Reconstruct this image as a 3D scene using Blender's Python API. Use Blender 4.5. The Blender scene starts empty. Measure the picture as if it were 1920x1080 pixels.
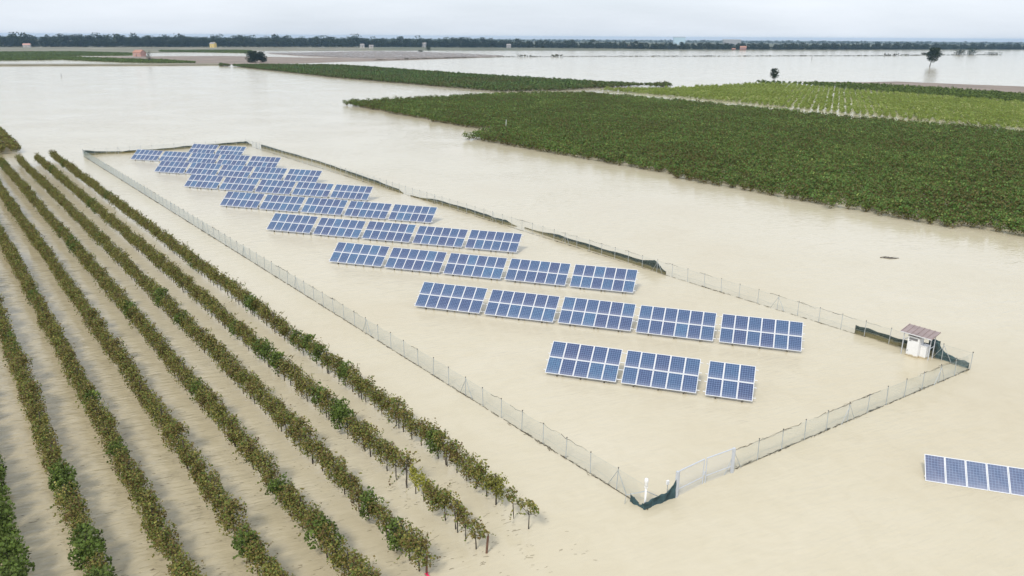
import bpy, bmesh, math, random
import numpy as np
from mathutils import Vector, Matrix

scene = bpy.context.scene
col = scene.collection
D = bpy.data
rad = math.radians
rnd = random.Random(7)

# ------------------------------------------------------------------ camera
cam_data = D.cameras.new("camera")
cam = D.objects.new("camera", cam_data)
col.objects.link(cam)
cam_data.sensor_width = 36.0
cam_data.lens = 27.571
cam_data.clip_start = 0.5
cam_data.clip_end = 30000
CAM_H = 22.856
cam.matrix_world = Matrix((
    (0.9999847, -0.0055322, -0.0000000, 0.0),
    (0.0016865, 0.3048540, -0.9523976, 0.0),
    (0.0052688, 0.9523830, 0.3048587, CAM_H),
    (0, 0, 0, 1)))
scene.camera = cam

# ------------------------------------------------------------------ sky, sun, exposure
SUN_EL, SUN_AZ = 50.0, 205.0          # azimuth clockwise from +Y; the sun stands behind and left of the camera
world = D.worlds.new("World")
scene.world = world
world.use_nodes = True
wn, wl = world.node_tree.nodes, world.node_tree.links
wn.clear()
w_out = wn.new("ShaderNodeOutputWorld")
w_bg = wn.new("ShaderNodeBackground")
w_bg.inputs["Strength"].default_value = 0.12
w_sky = wn.new("ShaderNodeTexSky")
w_sky.sky_type = 'NISHITA'
w_sky.sun_disc = False
w_sky.sun_elevation = rad(SUN_EL)
w_sky.sun_rotation = rad(SUN_AZ)
w_sky.air_density = 1.0
w_sky.dust_density = 2.0
w_veil = wn.new("ShaderNodeMix"); w_veil.data_type = 'RGBA'
w_co = wn.new("ShaderNodeTexCoord")
w_map = wn.new("ShaderNodeMapping"); w_map.inputs["Scale"].default_value = (1.0, 1.0, 7.0)
w_noise = wn.new("ShaderNodeTexNoise"); w_noise.inputs["Scale"].default_value = 2.2
w_noise.inputs["Detail"].default_value = 6.0; w_noise.inputs["Roughness"].default_value = 0.55
w_ramp = wn.new("ShaderNodeMapRange")
w_ramp.inputs["From Min"].default_value = 0.35; w_ramp.inputs["From Max"].default_value = 0.7
w_ramp.inputs["To Min"].default_value = 0.80; w_ramp.inputs["To Max"].default_value = 0.97
wl.new(w_co.outputs["Generated"], w_map.inputs["Vector"])
wl.new(w_map.outputs["Vector"], w_noise.inputs["Vector"])
wl.new(w_noise.outputs["Fac"], w_ramp.inputs["Value"])
wl.new(w_ramp.outputs["Result"], w_veil.inputs[0])
wl.new(w_sky.outputs["Color"], w_veil.inputs[6])
w_cloud = wn.new("ShaderNodeValToRGB")                    # thin bright cloud veil over the whole sky, slightly uneven
w_cloud.color_ramp.elements[0].position = 0.32; w_cloud.color_ramp.elements[0].color = (0.496, 0.542, 0.606, 1)
w_cloud.color_ramp.elements[1].position = 0.66; w_cloud.color_ramp.elements[1].color = (0.576, 0.612, 0.660, 1)
w_gain = wn.new("ShaderNodeVectorMath"); w_gain.operation = 'SCALE'; w_gain.inputs["Scale"].default_value = 10.25
wl.new(w_noise.outputs["Fac"], w_cloud.inputs["Fac"])
wl.new(w_cloud.outputs["Color"], w_gain.inputs[0])
wl.new(w_gain.outputs[0], w_veil.inputs[7])
wl.new(w_veil.outputs[2], w_bg.inputs["Color"])
wl.new(w_bg.outputs["Background"], w_out.inputs["Surface"])

sun_data = D.lights.new("sun", 'SUN')
sun_data.energy = 1.8
sun_data.angle = rad(12)
sun_data.color = (1.0, 0.95, 0.86)
sun = D.objects.new("sun", sun_data)
col.objects.link(sun)
_sd = Vector((math.sin(rad(SUN_AZ)) * math.cos(rad(SUN_EL)), math.cos(rad(SUN_AZ)) * math.cos(rad(SUN_EL)), math.sin(rad(SUN_EL))))
sun.rotation_euler = _sd.to_track_quat('Z', 'Y').to_euler()
sun.location = (-40, -60, 90)

scene.view_settings.view_transform = 'Standard'
scene.view_settings.look = 'None'
scene.view_settings.gamma = 1.0
scene.view_settings.use_curve_mapping = False
scene.view_settings.exposure = 0.40

# ------------------------------------------------------------------ ground plan, in metres on the flood surface (z = 0)
BIG_FIELD = [(-60.13, 281.1), (-34.37, 243.27), (-12.57, 209.13), (-2.15, 204.69), (-10.87, 184.49), (14.47, 153.84), (30.25, 130.52), (44.88, 108.34),
 (61.83, 92.19), (69.34, 86.63), (134.39, 175.56), (127.5, 198.7), (98.78, 232.27), (61.42, 291.48), (30.38, 333.27), (-6.85, 323.55),
 (-59.29, 277.65)]
MID_FIELD = [(-236.95, 657.49), (-97.29, 458.92), (-7.47, 352.88), (21.06, 362.46), (37.03, 379.17), (78.91, 408.68), (74.87, 388.0), (38.43, 423.72),
 (-19.83, 485.4), (-135.16, 640.72), (-202.69, 642.14), (-225.34, 625.52)]
YOUNG_FIELD = [(38.17, 365.76), (68.18, 323.72), (97.31, 271.88), (134.98, 210.15), (143.92, 191.36), (196.32, 264.16), (188.79, 297.32), (173.4, 332.83),
 (154.05, 365.91), (144.37, 407.49), (128.02, 415.53), (101.91, 398.73), (71.95, 372.32)]
DARK_STRIP = [(130.38, 430.42), (147.16, 415.11), (157.57, 374.04), (176.19, 337.9), (190.98, 300.46), (202.51, 272.32), (226.72, 306.39), (214.23, 338.58),
 (198.51, 382.3), (174.0, 414.47), (149.4, 422.16), (129.73, 412.47)]
BROWN_SHORE = [(159.91, 451.74), (193.59, 447.04), (216.1, 457.48), (239.22, 433.5), (261.55, 414.26), (278.0, 376.63), (234.32, 316.28), (222.36, 351.06),
 (204.79, 393.99), (179.75, 427.77)]
BROWN_FIELD = [(-462.15, 871.04), (-426.09, 903.37), (-336.43, 950.35), (-264.5, 915.83), (-186.54, 886.09), (-136.76, 863.88), (-61.8, 924.68), (-14.21, 972.55),
 (-133.55, 778.68), (-159.58, 757.08), (-185.97, 706.39), (-216.92, 687.1), (-237.86, 663.71), (-288.01, 695.93), (-356.05, 753.74),
 (-474.27, 856.83)]
GREY_FIELD = [(-1040.06, 1423.3), (-923.37, 1473.92), (-755.86, 1523.27), (-579.29, 1582.8), (-383.29, 1625.29), (-249.41, 1580.78), (-215.25, 1363.41),
 (-311.82, 1320.97), (-387.39, 1286.04), (-432.63, 1271.23), (-403.9, 1163.92), (-482.17, 1083.58), (-499.81, 1060.9), (-641.31, 1021.52),
 (-729.98, 996.84)]
DYKE = [(-490.6, 667.61), (-403.64, 640.31), (-346.96, 652.18), (-302.18, 657.01), (-280.03, 676.46), (-240.16, 676.44), (-233.22, 650.61),
 (-276.16, 636.48), (-331.61, 623.01), (-384.8, 610.09), (-438.65, 596.16)]
GREEN_A = [(-627.87, 856.4), (-556.33, 885.22), (-485.16, 914.75), (-439.65, 938.9), (-485.66, 1038.44), (-585.36, 1105.7), (-664.63, 1059.49),
 (-754.27, 1030.8)]
GREEN_B = [(-529.17, 720.65), (-461.76, 733.53), (-426.52, 768.03), (-479.36, 867.14), (-530.75, 844.2), (-613.56, 836.73)]
GREEN_C = [(-425.16, 768.3), (-332.17, 702.7), (-285.3, 689.32), (-270.93, 698.9), (-332.16, 766.97), (-367.38, 777.93), (-473.77, 856.94)]
GREEN_D = [(-499.05, 1155.86), (-398.19, 1126.11), (-353.66, 1101.57), (-408.72, 1274.15), (-453.73, 1284.12), (-532.49, 1233.78)]
YOUNG_VINES = [(-328.83, 1090.6), (-254.69, 969.91), (-186.54, 886.09), (-135.17, 853.76), (-61.8, 924.68), (-8.21, 1014.58), (-129.56, 1224.13),
 (-216.12, 1264.14), (-277.13, 1141.59)]
FAR_SHORE = [(-233.78, 1367.96), (35.35, 1446.73), (288.72, 1543.05), (583.26, 1668.03), (782.45, 1749.85), (997.13, 1830.91), (1306.98, 1937.67),
 (1636.8, 2034.83), (1784.29, 2218.87), (1256.64, 2062.24), (634.92, 1816.46), (327.02, 1748.78), (45.04, 1846.93), (-195.09, 1846.33),
 (-306.65, 1796.42)]
BANK = [(-135.4, 805.0), (-61.03, 913.1), (-7.88, 973.99), (91.4, 1018.26), (232.66, 1056.73), (391.94, 1118.36), (509.08, 1152.7), (636.01, 1231.68),
 (734.99, 1271.25)]
TREE_BASE = [(-1104.0, 1511.25), (-961.82, 1535.6), (-798.76, 1610.12), (-619.15, 1692.2), (-416.32, 1765.93), (-189.4, 1792.32), (43.95, 1801.67),
 (212.74, 1744.36), (312.22, 1669.32), (425.69, 1688.75), (605.14, 1730.91), (893.44, 1863.08), (1215.9, 1995.14), (1497.56, 2061.76)]
WEST_BLOCK = [(-112.77, 142.63), (-102.08, 156.63), (-99.46, 158.99), (-123.4, 190.82), (-151.97, 222.34), (-171.97, 221.24)]
NORTH_NETTING = [(-84.88, 155.82), (-82.13, 158.15), (-78.8, 159.04), (-76.67, 160.27), (-73.03, 163.16), (-69.03, 166.99), (-64.53, 170.14), (-60.88, 172.92),
 (-58.48, 173.47), (-56.91, 172.21)]
EAST_NETTING = [(-53.78, 168.45), (-43.49, 155.94), (-36.02, 146.63), (-30.88, 138.85), (-23.81, 128.31), (-17.76, 119.63), (-16.77, 118.36)]
EAST_NETTING2 = [(-15.45, 116.29), (-9.92, 109.79), (-4.33, 102.62), (-2.12, 99.35), (-1.07, 98.01), (0.5, 96.87), (1.43, 96.02), (6.2, 88.89), (10.01, 83.78),
 (13.42, 79.08), (14.54, 77.43), (15.48, 76.02)]
EAST_NETTING3 = [(27.88, 59.79), (29.23, 58.05), (30.28, 56.77), (31.45, 55.28), (31.85, 54.72), (32.31, 54.21), (32.88, 53.42), (33.26, 52.69)]
SOUTH_NETTING = [(6.13, 35.3), (6.36, 34.96), (6.58, 34.82), (6.78, 34.49), (7.45, 34.92), (8.07, 35.32), (8.57, 35.64)]
SOLO = {'bare': (-324.04, 726.99),
 'bush': (-134.92, 1193.76),
 'island': (707.13, 1271.78),
 'leaning': (368.29, 721.05),
 'lone': (140.53, 436.51),
 'poleA': (-252.94, 453.67),
 'poleB': (347.97, 952.74),
 'round_a': (-230.27, 720.76),
 'round_b': (-225.79, 729.19),
 'small': (-126.81, 1220.73),
 'stick': (-1.84, 201.12)}
HOUSES = {'block': (539.32, 1736.47),
 'grey': (-902.67, 1521.73),
 'pink': (-414.35, 906.11),
 'red': (463.14, 1653.62),
 'white_a': (-326.17, 1769.08),
 'white_b': (-308.0, 1777.12),
 'white_c': (-194.63, 1808.49),
 'white_d': (1.77, 1801.74),
 'white_e': (247.55, 1749.84),
 'white_f': (-776.4, 1620.34),
 'yellow': (-605.27, 1654.1)}

# ------------------------------------------------------------------ helpers
def tag(o, label=None, cat=None, group=None, kind=None):
    if label: o["label"] = label
    if cat: o["category"] = cat
    if group: o["group"] = group
    if kind: o["kind"] = kind
    return o

def link(o, parent=None):
    col.objects.link(o)
    if parent is not None: o.parent = parent
    return o

def empty(name, loc=(0, 0, 0), rz=0.0, scale=1.0):
    o = D.objects.new(name, None)
    o.empty_display_size = 0.3
    o.location = loc; o.rotation_euler = (0, 0, rz); o.scale = (scale, scale, scale)
    col.objects.link(o)
    return o

def mobj(name, me, parent=None, loc=None):
    o = D.objects.new(name, me)
    if loc is not None: o.location = loc
    return link(o, parent)

class MB:
    """collects shapes into one mesh"""
    def __init__(self): self.v = []; self.f = []; self.m = []
    def add(self, vs, fs, mi=0):
        k = len(self.v); self.v += [tuple(p) for p in vs]
        self.f += [tuple(i + k for i in q) for q in fs]; self.m += [mi] * len(fs)
        return self
    def box(self, c, s, rz=0.0, mi=0, M=None):
        hx, hy, hz = s[0] / 2, s[1] / 2, s[2] / 2
        vs = [Vector((x, y, z)) for z in (-hz, hz) for x, y in ((-hx, -hy), (hx, -hy), (hx, hy), (-hx, hy))]
        R = M if M is not None else Matrix.Rotation(rz, 3, 'Z')
        vs = [R @ p + Vector(c) for p in vs]
        return self.add(vs, [(3, 2, 1, 0), (4, 5, 6, 7), (0, 1, 5, 4), (1, 2, 6, 5), (2, 3, 7, 6), (3, 0, 4, 7)], mi)
    def tube(self, pts, r, n=6, mi=0, r2=None, cap=True):
        pts = [Vector(p) for p in pts]; N = len(pts); r2 = r if r2 is None else r2
        vs = []
        for i, p in enumerate(pts):
            t = (pts[min(i + 1, N - 1)] - pts[max(i - 1, 0)])
            t = t.normalized() if t.length > 1e-9 else Vector((0, 0, 1))
            a = t.cross(Vector((0, 0, 1)))
            a = a.normalized() if a.length > 1e-3 else Vector((1, 0, 0))
            b = t.cross(a)
            rr = r + (r2 - r) * i / max(1, N - 1)
            for k in range(n):
                an = 2 * math.pi * k / n
                vs.append(p + a * (rr * math.cos(an)) + b * (rr * math.sin(an)))
        fs = [(i * n + k, i * n + (k + 1) % n, (i + 1) * n + (k + 1) % n, (i + 1) * n + k) for i in range(N - 1) for k in range(n)]
        if cap: fs += [tuple(range(n - 1, -1, -1)), tuple((N - 1) * n + k for k in range(n))]
        return self.add(vs, fs, mi)
    def prism(self, poly, z0, z1, mi=0):
        n = len(poly)
        vs = [(x, y, z0) for x, y in poly] + [(x, y, z1) for x, y in poly]
        return self.add(vs, [tuple(range(n - 1, -1, -1)), tuple(range(n, 2 * n))] + [(i, (i + 1) % n, n + (i + 1) % n, n + i) for i in range(n)], mi)
    def mesh(self, name, mats, smooth=False):
        me = D.meshes.new(name); me.from_pydata(self.v, [], self.f)
        for m in (mats if isinstance(mats, (list, tuple)) else [mats]): me.materials.append(m)
        if any(self.m): me.polygons.foreach_set("material_index", self.m)
        if smooth: me.polygons.foreach_set("use_smooth", [True] * len(self.f))
        me.update(); return me
    def build(self, name, mats, parent=None, smooth=False, loc=None):
        return mobj(name, self.mesh(name, mats, smooth), parent, loc)

# ------------------------------------------------------------------ materials
def new_mat(name):
    m = D.materials.new(name); m.use_nodes = True
    nt = m.node_tree; nt.nodes.clear()
    return m, nt.nodes, nt.links

def ramp(nodes, stops):
    r = nodes.new("ShaderNodeValToRGB")
    el = r.color_ramp.elements
    while len(el) < len(stops): el.new(0.5)
    for e, (p, c) in zip(el, stops): e.position = p; e.color = (*c, 1)
    return r

def simple(name, c, rough=0.5, metal=0.0, var=0.12, scale=6.0, bump=0.0, spec=0.5):
    m, n, l = new_mat(name)
    out = n.new("ShaderNodeOutputMaterial"); b = n.new("ShaderNodeBsdfPrincipled")
    b.inputs["Roughness"].default_value = rough; b.inputs["Metallic"].default_value = metal
    b.inputs["Specular IOR Level"].default_value = spec
    tc = n.new("ShaderNodeNewGeometry"); nz = n.new("ShaderNodeTexNoise")
    nz.inputs["Scale"].default_value = scale; nz.inputs["Detail"].default_value = 5
    l.new(tc.outputs["Position"], nz.inputs["Vector"])
    r = ramp(n, [(0.3, tuple(x * (1 - var) for x in c)), (0.7, tuple(min(1, x * (1 + var)) for x in c))])
    l.new(nz.outputs["Fac"], r.inputs["Fac"]); l.new(r.outputs["Color"], b.inputs["Base Color"])
    if bump:
        bp = n.new("ShaderNodeBump"); bp.inputs["Strength"].default_value = bump
        l.new(nz.outputs["Fac"], bp.inputs["Height"]); l.new(bp.outputs["Normal"], b.inputs["Normal"])
    l.new(b.outputs["BSDF"], out.inputs["Surface"])
    return m

def leaf_mat(name, stops, scale, tint_amt=0.35, transl=0.25, tide=None, rough=0.6):
    """foliage: colour patches by place in the world, each leaf its own tint"""
    m, n, l = new_mat(name)
    out = n.new("ShaderNodeOutputMaterial")
    g = n.new("ShaderNodeNewGeometry"); nz = n.new("ShaderNodeTexNoise")
    nz.inputs["Scale"].default_value = scale; nz.inputs["Detail"].default_value = 4; nz.inputs["Roughness"].default_value = 0.6
    l.new(g.outputs["Position"], nz.inputs["Vector"])
    at = n.new("ShaderNodeAttribute"); at.attribute_name = "tint"
    ma = n.new("ShaderNodeMath"); ma.operation = 'MULTIPLY_ADD'
    ma.inputs[1].default_value = tint_amt; l.new(at.outputs["Fac"], ma.inputs[0])
    sub = n.new("ShaderNodeMath"); sub.operation = 'SUBTRACT'; sub.inputs[1].default_value = tint_amt * 0.5
    l.new(nz.outputs["Fac"], sub.inputs[0]); l.new(sub.outputs[0], ma.inputs[2])
    r = ramp(n, stops); l.new(ma.outputs[0], r.inputs["Fac"])
    b = n.new("ShaderNodeBsdfPrincipled"); b.inputs["Roughness"].default_value = rough
    b.inputs["Specular IOR Level"].default_value = 0.15
    t = n.new("ShaderNodeBsdfTranslucent")
    colour = r.outputs["Color"]
    if tide:                                   # lower leaves coated with dried mud up to the flood's high mark
        sp = n.new("ShaderNodeSeparateXYZ"); l.new(g.outputs["Position"], sp.inputs[0])
        tm = n.new("ShaderNodeMapRange"); tm.inputs["From Min"].default_value = tide * 1.25; tm.inputs["From Max"].default_value = tide * 0.35
        tm.inputs["To Min"].default_value = 0.0; tm.inputs["To Max"].default_value = 0.85
        l.new(sp.outputs[2], tm.inputs["Value"])
        tc = n.new("ShaderNodeMix"); tc.data_type = 'RGBA'; l.new(tm.outputs["Result"], tc.inputs[0])
        l.new(colour, tc.inputs[6]); tc.inputs[7].default_value = (0.20, 0.145, 0.072, 1); colour = tc.outputs[2]
    l.new(colour, b.inputs["Base Color"]); l.new(colour, t.inputs["Color"])
    mx = n.new("ShaderNodeMixShader"); mx.inputs[0].default_value = transl
    l.new(b.outputs[0], mx.inputs[1]); l.new(t.outputs[0], mx.inputs[2]); l.new(mx.outputs[0], out.inputs["Surface"])
    return m

def water_mat():
    m, n, l = new_mat("muddy_water")
    out = n.new("ShaderNodeOutputMaterial"); b = n.new("ShaderNodeBsdfPrincipled")
    g = n.new("ShaderNodeNewGeometry")
    def noise(scale, det=4, rough=0.55, stretch=None, rot=0.0):
        nz = n.new("ShaderNodeTexNoise"); nz.inputs["Scale"].default_value = scale
        nz.inputs["Detail"].default_value = det; nz.inputs["Roughness"].default_value = rough
        if stretch:
            mp = n.new("ShaderNodeMapping"); mp.inputs["Scale"].default_value = stretch; mp.inputs["Rotation"].default_value = (0, 0, rot)
            l.new(g.outputs["Position"], mp.inputs["Vector"]); l.new(mp.outputs["Vector"], nz.inputs["Vector"])
        else: l.new(g.outputs["Position"], nz.inputs["Vector"])
        return nz
    silt = noise(0.035, 6, 0.6)
    r = ramp(n, [(0.3, (0.555, 0.482, 0.340)), (0.5, (0.585, 0.522, 0.385)), (0.72, (0.620, 0.560, 0.435))])
    l.new(silt.outputs["Fac"], r.inputs["Fac"])
    swirl = noise(0.5, 7, 0.6); swirl.inputs["Distortion"].default_value = 1.6
    r2 = ramp(n, [(0.3, (0.955, 0.95, 0.935)), (0.6, (1.0, 1.0, 1.0))])
    l.new(swirl.outputs["Fac"], r2.inputs["Fac"])
    mx = n.new("ShaderNodeMix"); mx.data_type = 'RGBA'; mx.blend_type = 'MULTIPLY'; mx.inputs[0].default_value = 1.0
    l.new(r.outputs["Color"], mx.inputs[6]); l.new(r2.outputs["Color"], mx.inputs[7])
    # between vines, row shade and dull reflections painted into the water colour, in wisps
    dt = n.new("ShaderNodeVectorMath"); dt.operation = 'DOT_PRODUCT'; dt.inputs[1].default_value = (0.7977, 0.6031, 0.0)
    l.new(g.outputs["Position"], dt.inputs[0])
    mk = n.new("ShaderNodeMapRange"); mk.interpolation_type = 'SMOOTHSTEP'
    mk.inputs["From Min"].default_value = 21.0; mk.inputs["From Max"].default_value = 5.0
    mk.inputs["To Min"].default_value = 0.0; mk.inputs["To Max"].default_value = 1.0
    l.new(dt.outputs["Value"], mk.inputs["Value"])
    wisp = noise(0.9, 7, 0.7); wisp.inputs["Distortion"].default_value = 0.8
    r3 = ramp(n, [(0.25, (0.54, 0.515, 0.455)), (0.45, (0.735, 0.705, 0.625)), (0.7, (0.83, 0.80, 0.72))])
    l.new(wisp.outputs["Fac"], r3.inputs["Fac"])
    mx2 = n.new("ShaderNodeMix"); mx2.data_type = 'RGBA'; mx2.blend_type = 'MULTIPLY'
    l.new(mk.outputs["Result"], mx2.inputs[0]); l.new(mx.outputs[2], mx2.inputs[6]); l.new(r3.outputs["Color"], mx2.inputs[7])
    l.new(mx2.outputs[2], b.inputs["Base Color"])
    b.inputs["Roughness"].default_value = 0.12
    b.inputs["IOR"].default_value = 1.333
    # wind ripples: crests lie across the vine rows
    turn = n.new("ShaderNodeMapping"); turn.inputs["Rotation"].default_value = (0, 0, math.atan2(-0.798, -0.603) + 0.2)
    l.new(g.outputs["Position"], turn.inputs["Vector"])
    def crest(scale, stretch, det, dist=0.0):
        mp = n.new("ShaderNodeMapping"); mp.inputs["Scale"].default_value = stretch
        l.new(turn.outputs["Vector"], mp.inputs["Vector"])
        nz = n.new("ShaderNodeTexNoise"); nz.inputs["Scale"].default_value = scale; nz.inputs["Detail"].default_value = det
        nz.inputs["Distortion"].default_value = dist
        l.new(mp.outputs["Vector"], nz.inputs["Vector"]); return nz
    w1 = crest(3.6, (1.0, 0.22, 1.0), 2, 0.3)
    w2 = crest(1.1, (1.0, 0.4, 1.0), 3)
    calm = noise(0.07, 3, 0.5)
    cr = n.new("ShaderNodeMapRange"); cr.inputs["From Min"].default_value = 0.35; cr.inputs["From Max"].default_value = 0.65
    cr.inputs["To Min"].default_value = 0.25; cr.inputs["To Max"].default_value = 1.0
    l.new(calm.outputs["Fac"], cr.inputs["Value"])
    ad = n.new("ShaderNodeMath"); ad.operation = 'MULTIPLY_ADD'; ad.inputs[1].default_value = 0.8
    l.new(w1.outputs["Fac"], ad.inputs[0]); l.new(w2.outputs["Fac"], ad.inputs[2])
    bp = n.new("ShaderNodeBump"); bp.inputs["Distance"].default_value = 0.10
    lm = n.new("ShaderNodeMapRange"); lm.inputs["To Min"].default_value = 0.58; lm.inputs["To Max"].default_value = 1.3
    l.new(mk.outputs["Result"], lm.inputs["Value"])
    st = n.new("ShaderNodeMath"); st.operation = 'MULTIPLY'; st.use_clamp = True
    l.new(cr.outputs["Result"], st.inputs[0]); l.new(lm.outputs["Result"], st.inputs[1])
    l.new(st.outputs[0], bp.inputs["Strength"])
    l.new(ad.outputs[0], bp.inputs["Height"]); l.new(bp.outputs["Normal"], b.inputs["Normal"])
    l.new(b.outputs["BSDF"], out.inputs["Surface"])
    return m

def cell_mat(name, cols, rows, pale_mix=0.0):
    """solar cells: blue squares, pale seams, thin silver bus bars, every panel its own blue"""
    m, n, l = new_mat(name)
    out = n.new("ShaderNodeOutputMaterial"); b = n.new("ShaderNodeBsdfPrincipled")
    uv = n.new("ShaderNodeAttribute"); uv.attribute_name = "cell_uv"
    sp = n.new("ShaderNodeSeparateXYZ"); l.new(uv.outputs["Vector"], sp.inputs[0])
    def mth(op, a, bb=None):
        k = n.new("ShaderNodeMath"); k.operation = op
        for i, x in enumerate((a, bb)):
            if x is None: continue
            if isinstance(x, (int, float)): k.inputs[i].default_value = x
            else: l.new(x, k.inputs[i])
        return k.outputs[0]
    def seam(v, w):
        f = mth('FRACT', v); d = mth('ABSOLUTE', mth('SUBTRACT', f, 0.5))
        return mth('GREATER_THAN', d, 0.5 - w)
    su, sv = mth('MULTIPLY', sp.outputs[0], cols), mth('MULTIPLY', sp.outputs[1], rows)
    s = mth('MAXIMUM', seam(su, 0.042), seam(sv, 0.042))
    bus = mth('MULTIPLY', mth('MAXIMUM', seam(mth('ADD', su, 0.33), 0.014), seam(mth('ADD', su, 0.67), 0.014)), 0.55)
    # each cell a slightly different crystal
    fl = n.new("ShaderNodeCombineXYZ"); l.new(mth('FLOOR', su), fl.inputs[0]); l.new(mth('FLOOR', sv), fl.inputs[1])
    oi = n.new("ShaderNodeObjectInfo"); l.new(mth('MULTIPLY', oi.outputs["Random"], 91.0), fl.inputs[2])
    wh = n.new("ShaderNodeTexWhiteNoise"); wh.noise_dimensions = '3D'; l.new(fl.outputs[0], wh.inputs["Vector"])
    r = ramp(n, [(0.0, (0.036, 0.046, 0.118)), (0.35, (0.036, 0.062, 0.145)), (0.75, (0.038, 0.082, 0.170)), (1.0, (0.050, 0.130, 0.235))])
    l.new(mth('ADD', mth('MULTIPLY', oi.outputs["Random"], 0.8), mth('MULTIPLY', wh.outputs["Value"], 0.2)), r.inputs["Fac"])
    mx = n.new("ShaderNodeMix"); mx.data_type = 'RGBA'; l.new(mth('MAXIMUM', s, bus), mx.inputs[0])
    l.new(r.outputs["Color"], mx.inputs[6]); mx.inputs[7].default_value = (0.24, 0.33, 0.50, 1)
    base = mx.outputs[2]
    if pale_mix:                                   # pale blue grey blended in by noise, stronger towards the lower edge
        nz = n.new("ShaderNodeTexNoise"); nz.inputs["Scale"].default_value = 2.2; nz.inputs["Detail"].default_value = 5; l.new(uv.outputs["Vector"], nz.inputs["Vector"])
        low = mth('MULTIPLY', mth('POWER', mth('SUBTRACT', 1.0, sp.outputs[1]), 6.0), 0.35)
        f = n.new("ShaderNodeMix"); f.data_type = 'RGBA'; l.new(mth('ADD', mth('MULTIPLY', nz.outputs["Fac"], pale_mix), low), f.inputs[0])
        l.new(base, f.inputs[6]); f.inputs[7].default_value = (0.42, 0.42, 0.50, 1); base = f.outputs[2]
    l.new(base, b.inputs["Base Color"])
    b.inputs["Roughness"].default_value = 0.22; b.inputs["IOR"].default_value = 1.45
    l.new(b.outputs["BSDF"], out.inputs["Surface"])
    return m

def netting_mat():
    """dark shade net, its lower part caked with dry mud"""
    m, n, l = new_mat("shade_net")
    out = n.new("ShaderNodeOutputMaterial"); b = n.new("ShaderNodeBsdfPrincipled"); b.inputs["Roughness"].default_value = 0.8
    g = n.new("ShaderNodeNewGeometry"); sp = n.new("ShaderNodeSeparateXYZ"); l.new(g.outputs["Position"], sp.inputs[0])
    nz = n.new("ShaderNodeTexNoise"); nz.inputs["Scale"].default_value = 1.7; nz.inputs["Detail"].default_value = 5
    l.new(g.outputs["Position"], nz.inputs["Vector"])
    a = n.new("ShaderNodeMath"); a.operation = 'MULTIPLY_ADD'; a.inputs[1].default_value = -0.55
    l.new(nz.outputs["Fac"], a.inputs[0]); l.new(sp.outputs[2], a.inputs[2])
    r = ramp(n, [(0.0, (0.17, 0.145, 0.062)), (0.06, (0.09, 0.085, 0.04)), (0.14, (0.018, 0.032, 0.026)), (1.0, (0.028, 0.050, 0.048))])
    l.new(a.outputs[0], r.inputs["Fac"]); l.new(r.outputs["Color"], b.inputs["Base Color"])
    l.new(b.outputs["BSDF"], out.inputs["Surface"])
    return m

M = {}
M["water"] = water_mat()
M["frame"] = simple("white_aluminium", (0.72, 0.73, 0.75), 0.35, 0.0, 0.05)
M["rail"] = simple("galvanised_rail", (0.55, 0.56, 0.57), 0.4, 0.3)
M["leg"] = simple("dark_steel_leg", (0.10, 0.095, 0.085), 0.6, 0.2)
M["back"] = simple("panel_backsheet", (0.65, 0.66, 0.68), 0.6)
M["cell48"] = cell_mat("solar_cells", 6, 8, 0.015)
M["cell60"] = cell_mat("solar_cells_tall", 6, 10, 0.42)
M["post"] = simple("galvanised_post", (0.47, 0.50, 0.51), 0.5, 0.2)
M["wire"] = simple("fence_wire", (0.33, 0.39, 0.37), 0.5, 0.1)
M["white"] = simple("white_paint", (0.80, 0.80, 0.80), 0.45, 0.0, 0.03)
def tide_white():
    m = simple("white_cabinet_paint", (0.80, 0.80, 0.80), 0.45, 0.0, 0.03)
    n, l = m.node_tree.nodes, m.node_tree.links
    b = [x for x in n if x.type == 'BSDF_PRINCIPLED'][0]; src = b.inputs["Base Color"].links[0].from_socket
    g = n.new("ShaderNodeNewGeometry"); sp = n.new("ShaderNodeSeparateXYZ"); l.new(g.outputs["Position"], sp.inputs[0])
    nz = n.new("ShaderNodeTexNoise"); nz.inputs["Scale"].default_value = 5; l.new(g.outputs["Position"], nz.inputs["Vector"])
    a = n.new("ShaderNodeMath"); a.operation = 'MULTIPLY_ADD'; a.inputs[1].default_value = -0.25; l.new(nz.outputs["Fac"], a.inputs[0]); l.new(sp.outputs[2], a.inputs[2])
    mr = n.new("ShaderNodeMapRange"); mr.inputs["From Min"].default_value = 0.06; mr.inputs["From Max"].default_value = -0.06; l.new(a.outputs[0], mr.inputs["Value"])
    mx = n.new("ShaderNodeMix"); mx.data_type = 'RGBA'; l.new(mr.outputs["Result"], mx.inputs[0]); l.new(src, mx.inputs[6]); mx.inputs[7].default_value = (0.50, 0.42, 0.28, 1)
    l.new(mx.outputs[2], b.inputs["Base Color"]); return m
M["cabinet"] = tide_white()
M["gate"] = simple("gate_steel", (0.60, 0.63, 0.68), 0.4, 0.2, 0.05)
M["net"] = netting_mat()
M["net_blue"] = simple("blue_green_net", (0.035, 0.075, 0.085), 0.8, 0, 0.4, 3)
M["twig"] = simple("dead_stems", (0.075, 0.062, 0.040), 0.9, 0, 0.4, 2)
M["straw"] = simple("floating_straw", (0.13, 0.105, 0.065), 0.9, 0, 0.4, 2)
M["bark"] = simple("vine_bark", (0.050, 0.038, 0.028), 0.9, 0, 0.3, 8, 0.3)
M["stake"] = simple("brown_stake", (0.16, 0.085, 0.055), 0.8, 0, 0.2, 5)
M["stake_dark"] = simple("weathered_stake", (0.085, 0.07, 0.055), 0.9, 0, 0.25, 4)
M["roof_red"] = simple("red_sheet_roof", (0.30, 0.235, 0.225), 0.45, 0, 0.15, 1.5)
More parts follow.
